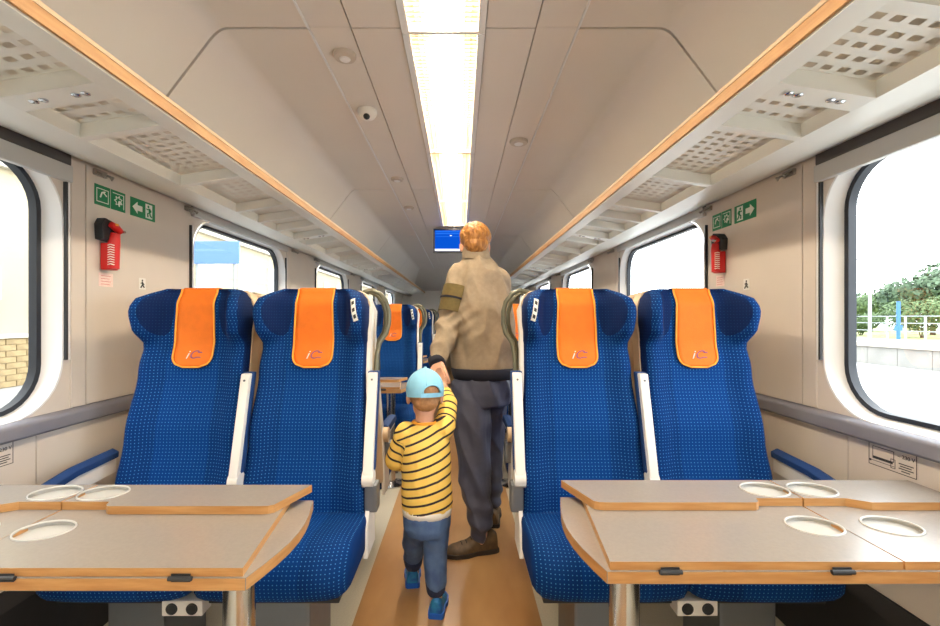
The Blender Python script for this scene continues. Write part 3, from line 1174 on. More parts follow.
    if aisle:
        (armrest_up if arm_up else armrest_down)(a * (HW + .008), .018)
        # bracket carrying the armrest
        MB().box(a * (HW - .004), a * (HW + .042), -.115, -.05, .50, .60).build('arm_bracket', 'grey_metal', r, bevel=.01)
        (armrest_up if arm_up else armrest_down)(-a * (HW + .003), .016, -.03)
    else:
        # padded rail along the wall
        x = -a * (HW + .060)
        rr = []
        for y, zz in ((-.46, .600), (-.40, .624), (-.2, .662), (-.02, .672)):
            rr.append([(x - .022, y, zz), (x + .022, y, zz), (x + .024, y, zz + .022), (x, y, zz + .034), (x - .024, y, zz + .022)])
        ar = MB().loft(rr).build('wall_armrest', 'pad_blue', r, bevel=.005)
        MB().loft([[(x - .012, y, zz - .055), (x + .012, y, zz - .055), (x + .012, y, zz), (x - .012, y, zz)] for y, zz in ((-.42, .612), (-.2, .662), (-.02, .672))]).build('arm_support', 'plastic_white', ar)
    return r


YA = [1.73 + PITCH * k for k in range(5)]
protos = {}
side_word = {-1: 'building side', 1: 'platform side'}
ROW = ['row beside the red hammers', 'first row past the hammer row', 'second row past the hammer row', 'third row past the hammer row', 'last row past the hammer row']
for k, ya in enumerate(YA):
    for sg in (-1, 1):
        for aisle in (True, False):
            for facing in (0, 1):       # 0 faces the camera end, 1 faces the far end
                if facing == 1 and k == 4:
                    continue
                x = sg * (.508 if aisle else .970) + (.005 if sg > 0 else 0) + (sg * .034 if facing else 0)
                # local aisle direction: towards x = 0
                a = -sg if facing == 0 else sg
                up = facing == 0
                key = (aisle, a, up)
                if key not in protos:
                    s = make_seat(aisle, a, up)
                    protos[key] = s
                else:
                    s = clone(protos[key])
                s.location = (x, ya if facing == 0 else ya + .385, 0)
                s.rotation_euler = (0, 0, 0 if facing == 0 else PI)
                kind = 'aisle' if aisle else 'window'
                if facing == 0:
                    lb = 'blue dotted %s seat with orange headrest cover, %s, %s' % (kind, ROW[k], side_word[sg])
                else:
                    lb = 'blue dotted %s seat backing onto the %s, %s' % (kind, ROW[k], side_word[sg])
                tag(s, lb, 'seat', 'blue train seats')

# power sockets under the first row
for sg in (-1, 1):
    e = empty('socket_box', (sg * .765, 1.335, .315))
    tag(e, 'white double power socket under the seats by the hammers, %s' % side_word[sg], 'socket', 'sockets under the seats')
    MB().box(-.06, .06, 0, .05, 0, .045).build('socket_body', 'plastic_white', e, bevel=.004)
    for x in (-.03, .03):
        s = MB().lathe([(.017, .0), (.017, .003), (.014, .003), (.012, .001), (.002, .0005)], n=18).build('socket', 'dark_plastic', e, loc=(x, 0, .022), rot=(PI / 2, 0, 0), smooth='auto')


# ------------------------------------------------------------------ tables
def circle(cx, cy, rx, ry, n=28):
    return [(cx + rx * math.cos(2 * PI * k / n), cy + ry * math.sin(2 * PI * k / n)) for k in range(n)]


def make_table(sg):
    """local origin on the floor under the near edge; +y away from the camera. x given for the platform side and mirrored"""
    r = empty('folding_table')

    def ol(pts):
        p = [(sg * x, y) for x, y in pts]
        ar = sum(p[i][0] * p[(i + 1) % len(p)][1] - p[(i + 1) % len(p)][0] * p[i][1] for i in range(len(p)))
        return p if ar > 0 else p[::-1]
    wx = 1.318
    base = [(.345, 0)]
    for k in range(1, 8):
        t = k / 8
        base.append((.345 - .045 * math.sin(PI * t) * .7 - .008 * t, .362 * t))
    base += [(.335, .362), (wx, .362), (wx, 0)]
    MB().prism(ol(base), .684, .709, side=1, top=0).build('table_base', ['laminate', 'wood_edge'], r, bevel=.0012)
    D = .925
    FE = .375 if sg < 0 else .388

    def flap(nm, pts, z0, z1, holes):
        hs = [circle(sg * cx, cy, .060, .050) for cx, cy in holes]
        f = MB().prism(ol(pts), z0, z1, hs, .009, side=1, top=0, floor=2).build(nm, ['laminate', 'wood_edge', 'cup_white'], r)
        for cx, cy in holes:
            rg = MB().tube([(sg * cx + .058 * math.cos(2 * PI * k / 32), cy + .048 * math.sin(2 * PI * k / 32), z1) for k in range(33)], .0032, 6, cap=False)
            rg.build('cup_ring', 'cup_white', f, smooth=True)
        return f
    # near leaves lie on the base
    f1 = flap('leaf', [(.352, .004), (D - .002, .004), (D - .002, .40 - .02), (.40, .38), (.386, .33)], .7095, .7255, [(.868, .155), (.852, .318)])
    f2 = flap('leaf', [(D + .002, .004), (wx - .004, .004), (wx - .004, .38), (D + .002, .38)], .7095, .7255, [(1.045, .155)])
    # far leaves sit one layer higher with a finger notch at the middle joint
    f3 = flap('leaf', [(.392, .245), (.404, .238), (.420, .236), (.790, .236), (.800, .243), (.806, .262), (D - .002, .262), (D - .002, FE), (.343, FE)], .7262, .746, [(.865, .318)])
    f4 = flap('leaf', [(D + .002, .262), (1.03, .262), (1.075, .236), (wx - .004, .236), (wx - .004, FE), (D + .002, FE)], .7262, .746, [(.99, .318)])
    # hinges on the near edge
    for hx in (.467, .80, 1.13):
        h = MB().box(sg * hx - .018, sg * hx + .018, -.0015, .0005, .702, .717)
        h.tube([(sg * hx - .022, -.003, .7093), (sg * hx + .022, -.003, .7093)], .0045, 8)
        h.build('hinge', 'dark_plastic', r)
    # leg
    MB().tube([(sg * .44, .17, .02), (sg * .44, .17, .688)], .034, 24).build('leg', 'chrome', r, smooth='auto')
    MB().lathe([(.10, .001), (.10, .01), (.05, .02), (.036, .03)], sg * .44, .17, 24).build('foot_plate', 'chrome', r, smooth='auto')
    MB().box(sg * .38, sg * 1.25, .14, .20, .668, .687).build('support_bar', 'grey_metal', r)
    MB().box(sg * (wx + .002), sg * (wx + .034), .05, .33, .64, .706).build('wall_bracket', 'grey_metal', r)
    return r


for sg, y0 in ((-1, .850), (1, .872)):
    t = make_table(sg)
    t.location = (0, y0, 0)
    tag(t, 'grey folding table with wooden edges before the hammer row, %s' % side_word[sg], 'table', 'folding tables between the seats')
    for k, w in ((1, 'one bay past the hammers'), (2, 'two bays past the hammers')):
        c = clone(t)
        c.location = (0, 3.08 + (k - 1) * PITCH, 0)
        tag(c, 'grey folding table with wooden edges %s, %s' % (w, side_word[sg]), 'table', 'folding tables between the seats')

# ------------------------------------------------------------------ people
def rcone(mb, p0, r0, p1, r1, n=14):
    p0, p1 = Vector(p0), Vector(p1)
    mb.tube([p0, p1], [r0, r1], n)
    mb.sphere(p0, r0, n=n, m=8)
    mb.sphere(p1, r1, n=n, m=8)
    return mb


def chain(mb, pts, n=14):
    for (a, ra), (b, rb) in zip(pts, pts[1:]):
        rcone(mb, a, ra, b, rb, n)
    return mb


def ering(c, rx, ry, n=24, rz=0.0, tilt=0.0):
    out = []
    for k in range(n):
        a = 2 * PI * k / n
        x, y = rx * math.cos(a), ry * math.sin(a)
        out.append((c[0] + x * math.cos(rz) - y * math.sin(rz), c[1] + x * math.sin(rz) + y * math.cos(rz), c[2] + tilt * x))
    return out


def solidify(mb, voxel, smooth=4, folds=None):
    """fuse overlapping closed shapes into one continuous skin"""
    me = bpy.data.meshes.new('tmp')
    me.from_pydata(mb.v, [], mb.f)
    o = bpy.data.objects.new('tmp', me)
    COL.objects.link(o)
    md = o.modifiers.new('r', 'REMESH')
    md.mode = 'VOXEL'
    md.voxel_size = voxel
    dg = bpy.context.evaluated_depsgraph_get()
    dg.update()
    res = bpy.data.meshes.new_from_object(o.evaluated_get(dg))
    bpy.data.objects.remove(o)
    bm = bmesh.new()
    bm.from_mesh(res)
    for _ in range(smooth):
        bmesh.ops.smooth_vert(bm, verts=bm.verts, factor=.5, use_axis_x=True, use_axis_y=True, use_axis_z=True)
    if folds:
        bm.normal_update()
        mv = [(v, v.normal * folds(v.co, v.normal)) for v in bm.verts]
        for v, d in mv:
            v.co += d
    for f in bm.faces:
        f.smooth = True
    bm.to_mesh(res)
    bm.free()
    return res


def put(me, name, mt, parent):
    me.materials.clear()
    for k in (mt if isinstance(mt, (list, tuple)) else [mt]):
        me.materials.append(M[k])
    me.name = name
    o = link(name, me, parent)
    o.matrix_parent_inverse = parent.matrix_basis.inverted()
    return o


def hand(mb, w, d, n, sc=1.0, curl=0.5, thumb=1):
    """w wrist, d towards the finger tips, n out of the palm"""
    w, d, n = Vector(w), Vector(d).normalized(), Vector(n)
    n = (n - d * n.dot(d)).normalized()
    s = d.cross(n) * thumb
    for q in (-.026, -.009, .009, .026):
        chain(mb, [(w + d * .008 * sc + s * q * .6 * sc, .015 * sc), (w + d * .085 * sc + s * q * sc, .0125 * sc)], 10)
    lens = (.060, .072, .078, .070)
    for q, L in zip((-.028, -.010, .009, .028), lens):
        p = w + d * .085 * sc + s * q * sc
        dirv = d.copy()
        pts = [(p, .0095 * sc)]
        for k, f in enumerate((.45, .32, .23)):
            an = curl * (1.0 if k else .8)
            dirv = (dirv * math.cos(an) + n * math.sin(an)).normalized()
            n2 = (n - dirv * n.dot(dirv))
            p = p + dirv * L * f * sc
            pts.append((p.copy(), (.0088 - .0009 * k) * sc))
        chain(mb, pts, 8)
    b = w + d * .025 * sc + s * .026 * sc
    t1 = b + (d * .6 + s * .7 + n * .35).normalized() * .035 * sc
    t2 = t1 + (d * .9 + s * .15 + n * .45).normalized() * .030 * sc
    t3 = t2 + (d * .9 - s * .1 + n * .5).normalized() * .022 * sc
    chain(mb, [(b, .014 * sc), (t1, .0115 * sc), (t2, .0098 * sc), (t3, .008 * sc)], 8)


def head(mb, c, k=1.0, yaw=0.0, pitch=0.0):
    """skull, jaw, nose, ears of a head that looks along +y before the turn; k scales an adult head"""
    R = Matrix.Rotation(yaw, 3, 'Z') @ Matrix.Rotation(pitch, 3, 'X')
    c = Vector(c)
    q = lambda x, y, z: c + R @ (Vector((x, y, z)) * k)
    mb.sphere(q(0, -.012, .022), .074 * k, .092 * k, .086 * k, 20, 14, rot=R)
    mb.sphere(q(0, .022, -.045), .056 * k, .062 * k, .066 * k, 18, 12, rot=R)
    mb.sphere(q(0, .072, -.082), .022 * k, .018 * k, .018 * k, 12, 8, rot=R)
    chain(mb, [(q(0, .082, .012), .008 * k), (q(0, .104, -.022), .0125 * k)], 10)
    for s in (-1, 1):
        mb.sphere(q(s * .012, .096, -.026), .008 * k, n=10, m=6)
        mb.sphere(q(s * .030, .072, .026), .024 * k, .012 * k, .007 * k, 10, 6, rot=R)
        mb.sphere(q(s * .077, -.006, -.012), .009 * k, .020 * k, .030 * k, 12, 8, rot=R @ Matrix.Rotation(s * -.35, 3, 'Z'))
    mb.sphere(q(0, .083, -.056), .022 * k, .010 * k, .006 * k, 12, 6, rot=R)
    mb.sphere(q(0, .081, -.066), .020 * k, .010 * k, .006 * k, 12, 6, rot=R)
    return q, R


def face_parts(q, R, k, body, hairmat):
    for s in (-1, 1):
        e = MB().sphere(q(s * .031, .070, .008), .012 * k, n=12, m=8).mesh('eye', 'frame_white', smooth=True)
        eo = put(e, 'eye', 'frame_white', body)
        put(MB().sphere(q(s * .031, .0795, .008), .006 * k, .004 * k, .006 * k, n=10, m=6, rot=R).mesh('iris', 'ink', smooth=True), 'iris', 'ink', body)
        put(MB().tube([q(s * .016, .086, .027), q(s * .032, .083, .033), q(s * .046, .072, .029)], .0035 * k, 6).mesh('eyebrow', hairmat, smooth=True), 'eyebrow', hairmat, body)
    put(MB().sphere(q(0, .0905, -.061), .018 * k, .004 * k, .003 * k, n=12, m=6, rot=R).mesh('lips', 'label_pink', smooth=True), 'lips', 'label_pink', body)


def shoe(heel, ang, L, wd, hgt, mats, parent, lace=None, pitch=0.0):
    """heel on the ground, pointing at angle ang from +y; returns upper"""
    R = Matrix.Translation(Vector(heel)) @ Matrix.Rotation(ang, 4, 'Z') @ Matrix.Rotation(pitch, 4, 'X')
    hw = [(0, .30), (.06, .40), (.2, .42), (.4, .40), (.62, .50), (.8, .47), (.93, .32), (1.0, .12)]
    hh = [(0, .86), (.08, 1.0), (.28, .98), (.42, .78), (.6, .55), (.8, .44), (.93, .34), (1.0, .18)]
    rings = []
    for i in range(25):
        t = i / 24
        w, h = curve1(hw, t) * wd, curve1(hh, t) * hgt
        b = .016
        ring = []
        for k in range(14):
            a = PI * k / 13
            ring.append(R @ Vector((w * .95 * math.cos(a) * (1 if t < .5 else 1), t * L, b + (h - b) * (max(0.0, math.sin(a)) ** .75))))
        rings.append(ring)
    up = put(MB().loft(rings).mesh('shoe', mats[0], smooth='auto'), 'shoe', mats[0], parent)
    n = 20
    out = []
    for i in range(n + 1):
        t = i / n
        out.append((curve1(hw, t) * wd + .004, -.006 + t * (L + .012)))
    loop = out + [(-x, y) for x, y in out[::-1]]
    s = MB().prism(loop, .0, .020, side=0, top=0)
    s.v = [tuple(R @ Vector(p)) for p in s.v]
    put(s.mesh('sole', mats[1], bevel=.0), 'sole', mats[1], up)
    if lace:
        for k in range(4):
            t = .40 + .09 * k
            w, h = curve1(hw, t) * wd, curve1(hh, t) * hgt
            pts = [R @ Vector((w * .6 * math.cos(a), t * L, h * (max(0.0, math.sin(a)) ** .75) + .003)) for a in [PI * (.25 + .5 * j / 6) for j in range(7)]]
            put(MB().tube(pts, .0028, 6).mesh('lace', lace, smooth=True), 'lace', lace, up)
    return up


def fold_fn(amp, sx, sy, sz, seed):
    def f(co, nm):
        p = Vector((co.x * sx + seed, co.y * sy, co.z * sz))
        a = noise.noise(p)
        b = noise.noise(p * 2.1 + Vector((3, 1, 7)))
        return amp * ((1 - abs(a) * 2.2) * .7 + b * .4)
    return f


def band(pts, rads, name, mt, parent, n=28):
    return put(MB().loft([ering(p, *r, n=n) if isinstance(r, tuple) else ering(p, r, r, n=n) for p, r in zip(pts, rads)]).mesh(name, mt, smooth='auto'), name, mt, parent)


def arc_patch(p0, r0, p1, r1, a0, a1, th, n=10, m=6):
    p0, p1 = Vector(p0), Vector(p1)
    t = (p1 - p0).normalized()
    u = (Vector((0, -1, 0)) - t * Vector((0, -1, 0)).dot(t)).normalized()
    w = t.cross(u)
    mb = MB()
    gr = []
    for k, dr in ((0, 0), (1, th)):
        for i in range(m + 1):
            f = i / m
            c, r = p0.lerp(p1, f), r0 + (r1 - r0) * f + dr
            gr.append([c + (u * math.cos(a0 + (a1 - a0) * j / n) + w * math.sin(a0 + (a1 - a0) * j / n)) * r for j in range(n + 1)])
    rings = [gr[i] + gr[m + 1 + i][::-1] for i in range(m + 1)]
    return mb.loft(rings)


# ---- the grown-up, walking away down the aisle, left arm down to the child's hand
A = empty('person', (.17, 2.42, 0))
tag(A, 'adult in beige fleece and dark trousers walking away, holding the child by the hand', 'person')
a_sh_l, a_el_l, a_wr_l = Vector((.070, 2.41, 1.42)), Vector((.012, 2.36, 1.190)), Vector((-.052, 2.205, .985))
a_sh_r, a_el_r, a_wr_r = Vector((.252, 2.43, 1.40)), Vector((.292, 2.53, 1.17)), Vector((.235, 2.74, 1.10))
a_hip_l, a_kn_l, a_an_l = Vector((.112, 2.42, .86)), Vector((.128, 2.36, .50)), Vector((.165, 2.305, .10))
a_hip_r, a_kn_r, a_an_r = Vector((.225, 2.45, .85)), Vector((.232, 2.60, .47)), Vector((.240, 2.63, .10))
GR = Vector((-.030, 2.095, .925))            # where the two hands meet
mb = MB()
q, R = head(mb, (.140, 2.425, 1.590), .97, yaw=.12, pitch=-.25)
chain(mb, [((.142, 2.415, 1.57), .050), ((.148, 2.42, 1.46), .056)])
mb.loft([ering((.185, 2.43, .86), .13, .09), ering((.182, 2.43, 1.0), .13, .095), ering((.165, 2.43, 1.25), .145, .10), ering((.155, 2.42, 1.38), .12, .085), ering((.15, 2.42, 1.45), .07, .06)])
chain(mb, [(a_sh_l, .045), (a_el_l, .038), (a_wr_l, .026)])
chain(mb, [(a_sh_r, .045), (a_el_r, .038), (a_wr_r, .026)])
chain(mb, [(a_hip_l, .075), (a_kn_l, .052), (a_an_l, .036)])
chain(mb, [(a_hip_r, .075), (a_kn_r, .052), (a_an_r, .036)])
hand(mb, a_wr_l + (GR - a_wr_l) * .12, GR - a_wr_l, (.35, .35, -.85), 1.0, .62, -1)
hand(mb, a_wr_r + Vector((-.01, .02, 0)), (-.3, .9, .0), (-.8, -.3, -.3), 1.0, .45, 1)
for an in (a_an_l, a_an_r):
    chain(mb, [(an, .036), (an + Vector((0, 0, -.055)), .034)])
body = put(solidify(mb, .0045, 3), 'body', 'skin', A)
face_parts(q, R, .97, body, 'hair_ginger')

# hair: a cap of hair with combed locks
mb = MB()
mb.sphere(q(0, -.016, .036), .081, .097, .084, 24, 16, rot=R)
mb.sphere(q(0, -.054, -.012), .066, .048, .054, 20, 12, rot=R)
for i in range(170):
    th = random.uniform(.15, 1.35)
    ph = random.uniform(PI * .98, PI * 2.02) if th > .9 else random.uniform(0, 2 * PI)
    pts = []
    for k in range(5):
        t2 = th + k * .10
        p2 = ph + k * random.uniform(.02, .09)
        rr = .985 + .03 * math.sin(k * .8) + random.uniform(-.01, .012)
        pts.append((q(.083 * math.sin(t2) * math.cos(p2) * rr, -.018 + .099 * math.sin(t2) * math.sin(p2) * rr, .028 + .091 * math.cos(t2) * rr), .0048 + .0015 * math.sin(k)))
    chain(mb, pts, 6)
hm = solidify(mb, .0035, 1, fold_fn(.0022, 90, 60, 40, 2.0))
put(hm, 'hair', 'hair_ginger', A)

# fleece
mb = MB()
mb.loft([ering(*r) for r in (((.188, 2.43, .905), .166, .122), ((.187, 2.43, .94), .174, .130), ((.182, 2.43, 1.06), .176, .136), ((.175, 2.43, 1.18), .178, .136),
                             ((.166, 2.43, 1.28), .174, .132), ((.161, 2.425, 1.35), .158, .122), ((.156, 2.42, 1.43), .134, .108), ((.151, 2.42, 1.485), .098, .09), ((.147, 2.42, 1.52), .066, .068), ((.146, 2.42, 1.535), .056, .058))])
chain(mb, [(a_sh_l, .072), ((.042, 2.39, 1.30), .070), (a_el_l, .066), ((-.020, 2.28, 1.08), .056), (a_wr_l + Vector((.003, .012, .016)), .041)], 16)
chain(mb, [(a_sh_r, .070), (a_el_r, .062), (a_wr_r, .042)], 16)


def jfold(co, nm):
    p = Vector((co.x * 9 + co.z * 3, co.y * 7, co.z * 3.2 - co.x * 4))
    a = noise.noise(p)
    b = noise.noise(p * 2.2 + Vector((5, 2, 1)))
    el = math.exp(-((co - a_el_l).length / .11) ** 2) * math.sin((co.z - co.x * .7) * 95) * .008
    return (.028 * (.42 - abs(a) * 1.7) + .007 * b + el) * sstep(.92, 1.02, co.z)


jk = put(solidify(mb, .007, 4, jfold), 'fleece_jacket', 'fleece', A)


def sub(me, name, mt, par):
    return put(me, name, mt, par)


# stand-up collar, knitted hem, cuff, sleeve pocket, back seams
sub(MB().loft([ering((.148, 2.42, 1.515), .078, .076), ering((.144, 2.42, 1.580), .070, .074, tilt=0), ering((.143, 2.422, 1.583), .062, .066), ering((.146, 2.42, 1.52), .066, .064)], cap=False).mesh('collar', 'fleece', smooth=True), 'collar', 'fleece', jk)
sub(MB().loft([ering(*r) for r in (((.190, 2.43, .872), .150, .112), ((.190, 2.43, .876), .164, .124), ((.189, 2.43, .90), .174, .132), ((.188, 2.43, .93), .177, .135), ((.188, 2.43, .938), .165, .125))]).mesh('hem_band', 'navy_knit', smooth=True), 'hem_band', 'navy_knit', jk)
dw = (GR - a_wr_l).normalized()
sub(MB().tube([a_wr_l - dw * .028, a_wr_l - dw * .02, a_wr_l + dw * .022, a_wr_l + dw * .028], [.036, .043, .040, .034], 18).mesh('cuff', 'navy_knit', smooth=True), 'cuff', 'navy_knit', jk)
sub(MB().tube([a_wr_r - Vector((-.01, .03, 0)), a_wr_r + Vector((-.01, .03, 0))], [.042, .038], 18).mesh('cuff', 'navy_knit', smooth=True), 'cuff', 'navy_knit', jk)
pk0, pk1 = a_sh_l.lerp(a_el_l, .28), a_sh_l.lerp(a_el_l, .86)
pk = sub(arc_patch(pk0, .077, pk1, .072, -.35, 1.6, .006).mesh('sleeve_pocket', 'fleece_patch', smooth='auto'), 'sleeve_pocket', 'fleece_patch', jk)
for f in (.46, .50):
    c0 = pk0.lerp(pk1, f)
    sub(arc_patch(c0, .0835, c0 + (pk1 - pk0) * .035, .083, -.35, 1.6, .0015, m=2).mesh('pocket_zip', 'navy_knit', smooth='auto'), 'pocket_zip', 'navy_knit', jk)

# trousers
mb = MB()
mb.loft([ering((.188, 2.43, .90), .150, .112), ering((.186, 2.43, .86), .160, .120), ering((.182, 2.43, .80), .158, .122), ering((.180, 2.43, .74), .14, .11)])
chain(mb, [(a_hip_l + Vector((0, 0, -.04)), .098), ((.118, 2.39, .66), .101), (a_kn_l, .088), ((.142, 2.33, .32), .078), (a_an_l + Vector((0, 0, .04)), .062), (a_an_l + Vector((0, 0, .015)), .054)], 16)
chain(mb, [(a_hip_r + Vector((0, 0, -.04)), .094), ((.226, 2.53, .66), .086), (a_kn_r, .076), ((.236, 2.62, .28), .066), (a_an_r + Vector((0, 0, .02)), .054)], 16)


def tfold(co, nm):
    p = Vector((co.x * 8 + co.z * 2, co.y * 8, co.z * 3.4 + co.x * 5))
    a = noise.noise(p)
    low = sstep(.45, .15, co.z)
    return .022 * (.45 - abs(a) * 1.8) + low * .006 * math.sin(co.z * 70 + co.x * 20)


tr = put(solidify(mb, .007, 3, tfold), 'trousers', 'slate_trouser', A)
# boots: the rear one turned out, the leading one pointing down the aisle
shoe((.245, 2.335, .004), PI / 2 - .02 + .28, .275, .115, .105, ('brown_boot', 'boot_sole'), A, 'boot_sole')
shoe((.240, 2.565, .004), -.08, .27, .108, .105, ('brown_boot', 'boot_sole'), A, 'boot_sole')

# ---- the child
C = empty('person', (-.07, 1.82, 0))
tag(C, 'small child in light blue cap and yellow striped shirt walking, one arm raised', 'person')
c_sh_l, c_el_l, c_wr_l = Vector((-.158, 1.83, .735)), Vector((-.205, 1.86, .615)), Vector((-.185, 1.955, .565))
c_sh_r, c_el_r, c_wr_r = Vector((-.005, 1.83, .752)), Vector((.012, 1.935, .835)), Vector((-.016, 2.045, .888))
c_hip_l, c_kn_l, c_an_l = Vector((-.112, 1.83, .42)), Vector((-.140, 1.93, .245)), Vector((-.152, 2.035, .085))
c_hip_r, c_kn_r, c_an_r = Vector((-.035, 1.82, .42)), Vector((-.042, 1.835, .245)), Vector((-.038, 1.832, .085))
mb = MB()
q2, R2 = head(mb, (-.083, 1.835, .885), .88, yaw=.15, pitch=-.12)
chain(mb, [((-.084, 1.83, .84), .036), ((-.084, 1.83, .75), .040)])
mb.loft([ering((-.075, 1.825, .40), .085, .065), ering((-.078, 1.825, .55), .083, .065), ering((-.082, 1.825, .70), .085, .06), ering((-.083, 1.825, .755), .05, .04)])
chain(mb, [(c_sh_l, .030), (c_el_l, .025), (c_wr_l, .019)])
chain(mb, [(c_sh_r, .030), (c_el_r, .025), (c_wr_r, .019)])
chain(mb, [(c_hip_l, .05), (c_kn_l, .036), (c_an_l, .026), (c_an_l + Vector((0, 0, -.04)), .026)])
chain(mb, [(c_hip_r, .05), (c_kn_r, .036), (c_an_r, .026), (c_an_r + Vector((0, 0, -.04)), .026)])
hand(mb, c_wr_r, (GR - c_wr_r) + Vector((0, 0, .02)), (-.4, .3, .9), .62, .45, 1)
hand(mb, c_wr_l, (.25, .8, -.35), (.7, -.2, -.5), .62, .4, -1)
cb = put(solidify(mb, .004, 3), 'body', 'skin', C)
face_parts(q2, R2, .88, cb, 'hair_child')
# short hair below the cap
mb = MB()
mb.sphere(q2(0, -.016, .020), .0775 * .88, .0925 * .88, .084 * .88, 22, 14, rot=R2)
mb.sphere(q2(0, -.055, -.025), .060 * .88, .042 * .88, .045 * .88, 16, 10, rot=R2)
put(solidify(mb, .004, 2, fold_fn(.0015, 120, 120, 50, 4.0)), 'hair', 'hair_child', C)

# cap: crown with a cut-out at the back, strap, brim
crown = MB()
rows, nph = 30, 110
kc = .88
pts = {}
RX, RY, RZ = .088 * kc, .105 * kc, .100 * kc


def cap_pt(th, ph, gr=0.0):
    return q2((RX + gr) * math.sin(th) * math.cos(ph) / kc, -.012 + (RY + gr) * math.sin(th) * math.sin(ph) / kc, .024 + (RZ + gr) * math.cos(th) / kc)


TH = [.02 + (1.86 - .02) * i / rows for i in range(rows + 1)]


def hole(th, ph):
    d = (ph - (1.5 * PI + .30) + PI) % (2 * PI) - PI        # the strap opening sits a little to one side of the back
    return (d / .46) ** 2 + ((th - 1.62) / .30) ** 2 < 1 and th < 1.70


for outer in (0, 1):
    for i in range(rows + 1):
        for j in range(nph):
            pts[(outer, i, j)] = len(crown.v)
            crown.v.append(tuple(cap_pt(TH[i], 2 * PI * j / nph, .0 if outer else -.0035)))
for i in range(rows):
    for j in range(nph):
        thm, phm = (TH[i] + TH[i + 1]) / 2, 2 * PI * (j + .5) / nph
        if hole(thm, phm):
            continue
        j2 = (j + 1) % nph
        crown.f.append((pts[(1, i, j)], pts[(1, i + 1, j)], pts[(1, i + 1, j2)], pts[(1, i, j2)]))
        crown.f.append((pts[(0, i, j2)], pts[(0, i + 1, j2)], pts[(0, i + 1, j)], pts[(0, i, j)]))
        crown.m += [0, 0]
cap = put(crown.mesh('cap', 'cap_blue', smooth=True, fix=False), 'cap', 'cap_blue', C)
sub(MB().sphere(cap_pt(.02, 0, .003), .007, .007, .004).mesh('cap_button', 'cap_blue', smooth=True), 'cap_button', 'cap_blue', cap)
# panel seams and the rim round the opening
for k in range(6):
    ph = k * PI / 3 + PI / 6
    sub(MB().tube([cap_pt(.05 + 1.3 * t / 8, ph, .0006) for t in range(9)], .0014, 5).mesh('cap_seam', 'cap_blue', smooth=True), 'cap_seam', 'cap_blue', cap)
c0 = 1.5 * PI + .30
rim = [cap_pt(1.66 - .34 * math.sin(a), c0 + .50 * math.cos(a), .0006) for a in [PI * t / 16 for t in range(17)]]
sub(MB().tube(rim, .0032, 6).mesh('opening_rim', 'cap_blue', smooth=True), 'opening_rim', 'cap_blue', cap)
sub(MB().loft([[cap_pt(1.70, c0 - .6 + 1.2 * t / 12, g) for t in range(13)] + [cap_pt(1.86, c0 - .6 + 1.2 * t / 12, g) for t in range(12, -1, -1)] for g in (-.001, .002)]).mesh('cap_strap', 'cap_blue', smooth='auto'), 'cap_strap', 'cap_blue', cap)
br = []
for t in range(17):
    a = PI / 2 - 1.1 + 2.2 * t / 16
    inner = cap_pt(1.70, a, 0)
    out = inner + (R2 @ Vector((math.cos(a) * .2, 1, -.22))).normalized() * (.062 * (1 - ((t - 8) / 8.0) ** 2) + .002)
    br.append([inner, out, out + Vector((0, 0, .004)), inner + Vector((0, 0, .004))])
sub(MB().loft(br).mesh('cap_brim', 'cap_blue', smooth='auto'), 'cap_brim', 'cap_blue', cap)

# striped shirt
mb = MB()
mb.loft([ering(*r) for r in (((-.075, 1.825, .425), .100, .080), ((-.074, 1.825, .45), .104, .082), ((-.075, 1.825, .54), .102, .083), ((-.078, 1.825, .63), .100, .080),
                             ((-.081, 1.827, .70), .098, .072), ((-.083, 1.828, .748), .080, .058), ((-.084, 1.83, .782), .045, .045))])
chain(mb, [(c_sh_l, .046), (c_el_l, .044), (c_wr_l + (c_el_l - c_wr_l) * .15, .034)], 14)
chain(mb, [(c_sh_r, .046), (c_el_r, .036), (c_wr_r + (c_el_r - c_wr_r) * .45, .029)], 14)
sm = solidify(mb, .0055, 3, lambda co, nm: .004 * (.5 - abs(noise.noise(Vector((co.x * 14 + co.z * 6, co.y * 12, co.z * 12 - co.x * 8)))) * 1.8))
at = sm.attributes.new('stripe', 'FLOAT', 'POINT')


def seg_t(p, a, b):
    d = b - a
    t = max(0, min(1, (p - a).dot(d) / d.length_squared))
    return t, (p - (a + d * t)).length


for v in sm.vertices:
    p = v.co
    val = p.z - (p.x + .08) * (.20 + 1.0 * max(0, p.z - .45))
    for sh, el, wr in ((c_sh_l, c_el_l, c_wr_l), (c_sh_r, c_el_r, c_wr_r)):
        t1, d1 = seg_t(p, sh, el)
        t2, d2 = seg_t(p, el, wr)
        L1, L2 = (el - sh).length, (wr - el).length
        if d2 < d1 and d2 < .062 and t2 > 0:
            val = .9 + L1 + t2 * L2
        elif d1 < .062 and t1 > .22:
            val = .9 + t1 * L1
    at.data[v.index].value = val
sh = put(sm, 'striped_shirt', 'striped_knit', C)
sub(MB().loft([ering(*r) for r in (((-.074, 1.825, .405), .092, .074), ((-.074, 1.825, .408), .098, .079), ((-.074, 1.825, .436), .1015, .0815), ((-.074, 1.825, .44), .092, .074))]).mesh('vest_hem', 'vest_white', smooth=True), 'vest_hem', 'vest_white', sh)
sub(MB().tube([(-.084 + .046 * math.cos(2 * PI * k / 24), 1.83 + .046 * math.sin(2 * PI * k / 24), .778) for k in range(25)], .006, 8, cap=False).mesh('neckband', 'orange_piping', smooth=True), 'neckband', 'orange_piping', sh)

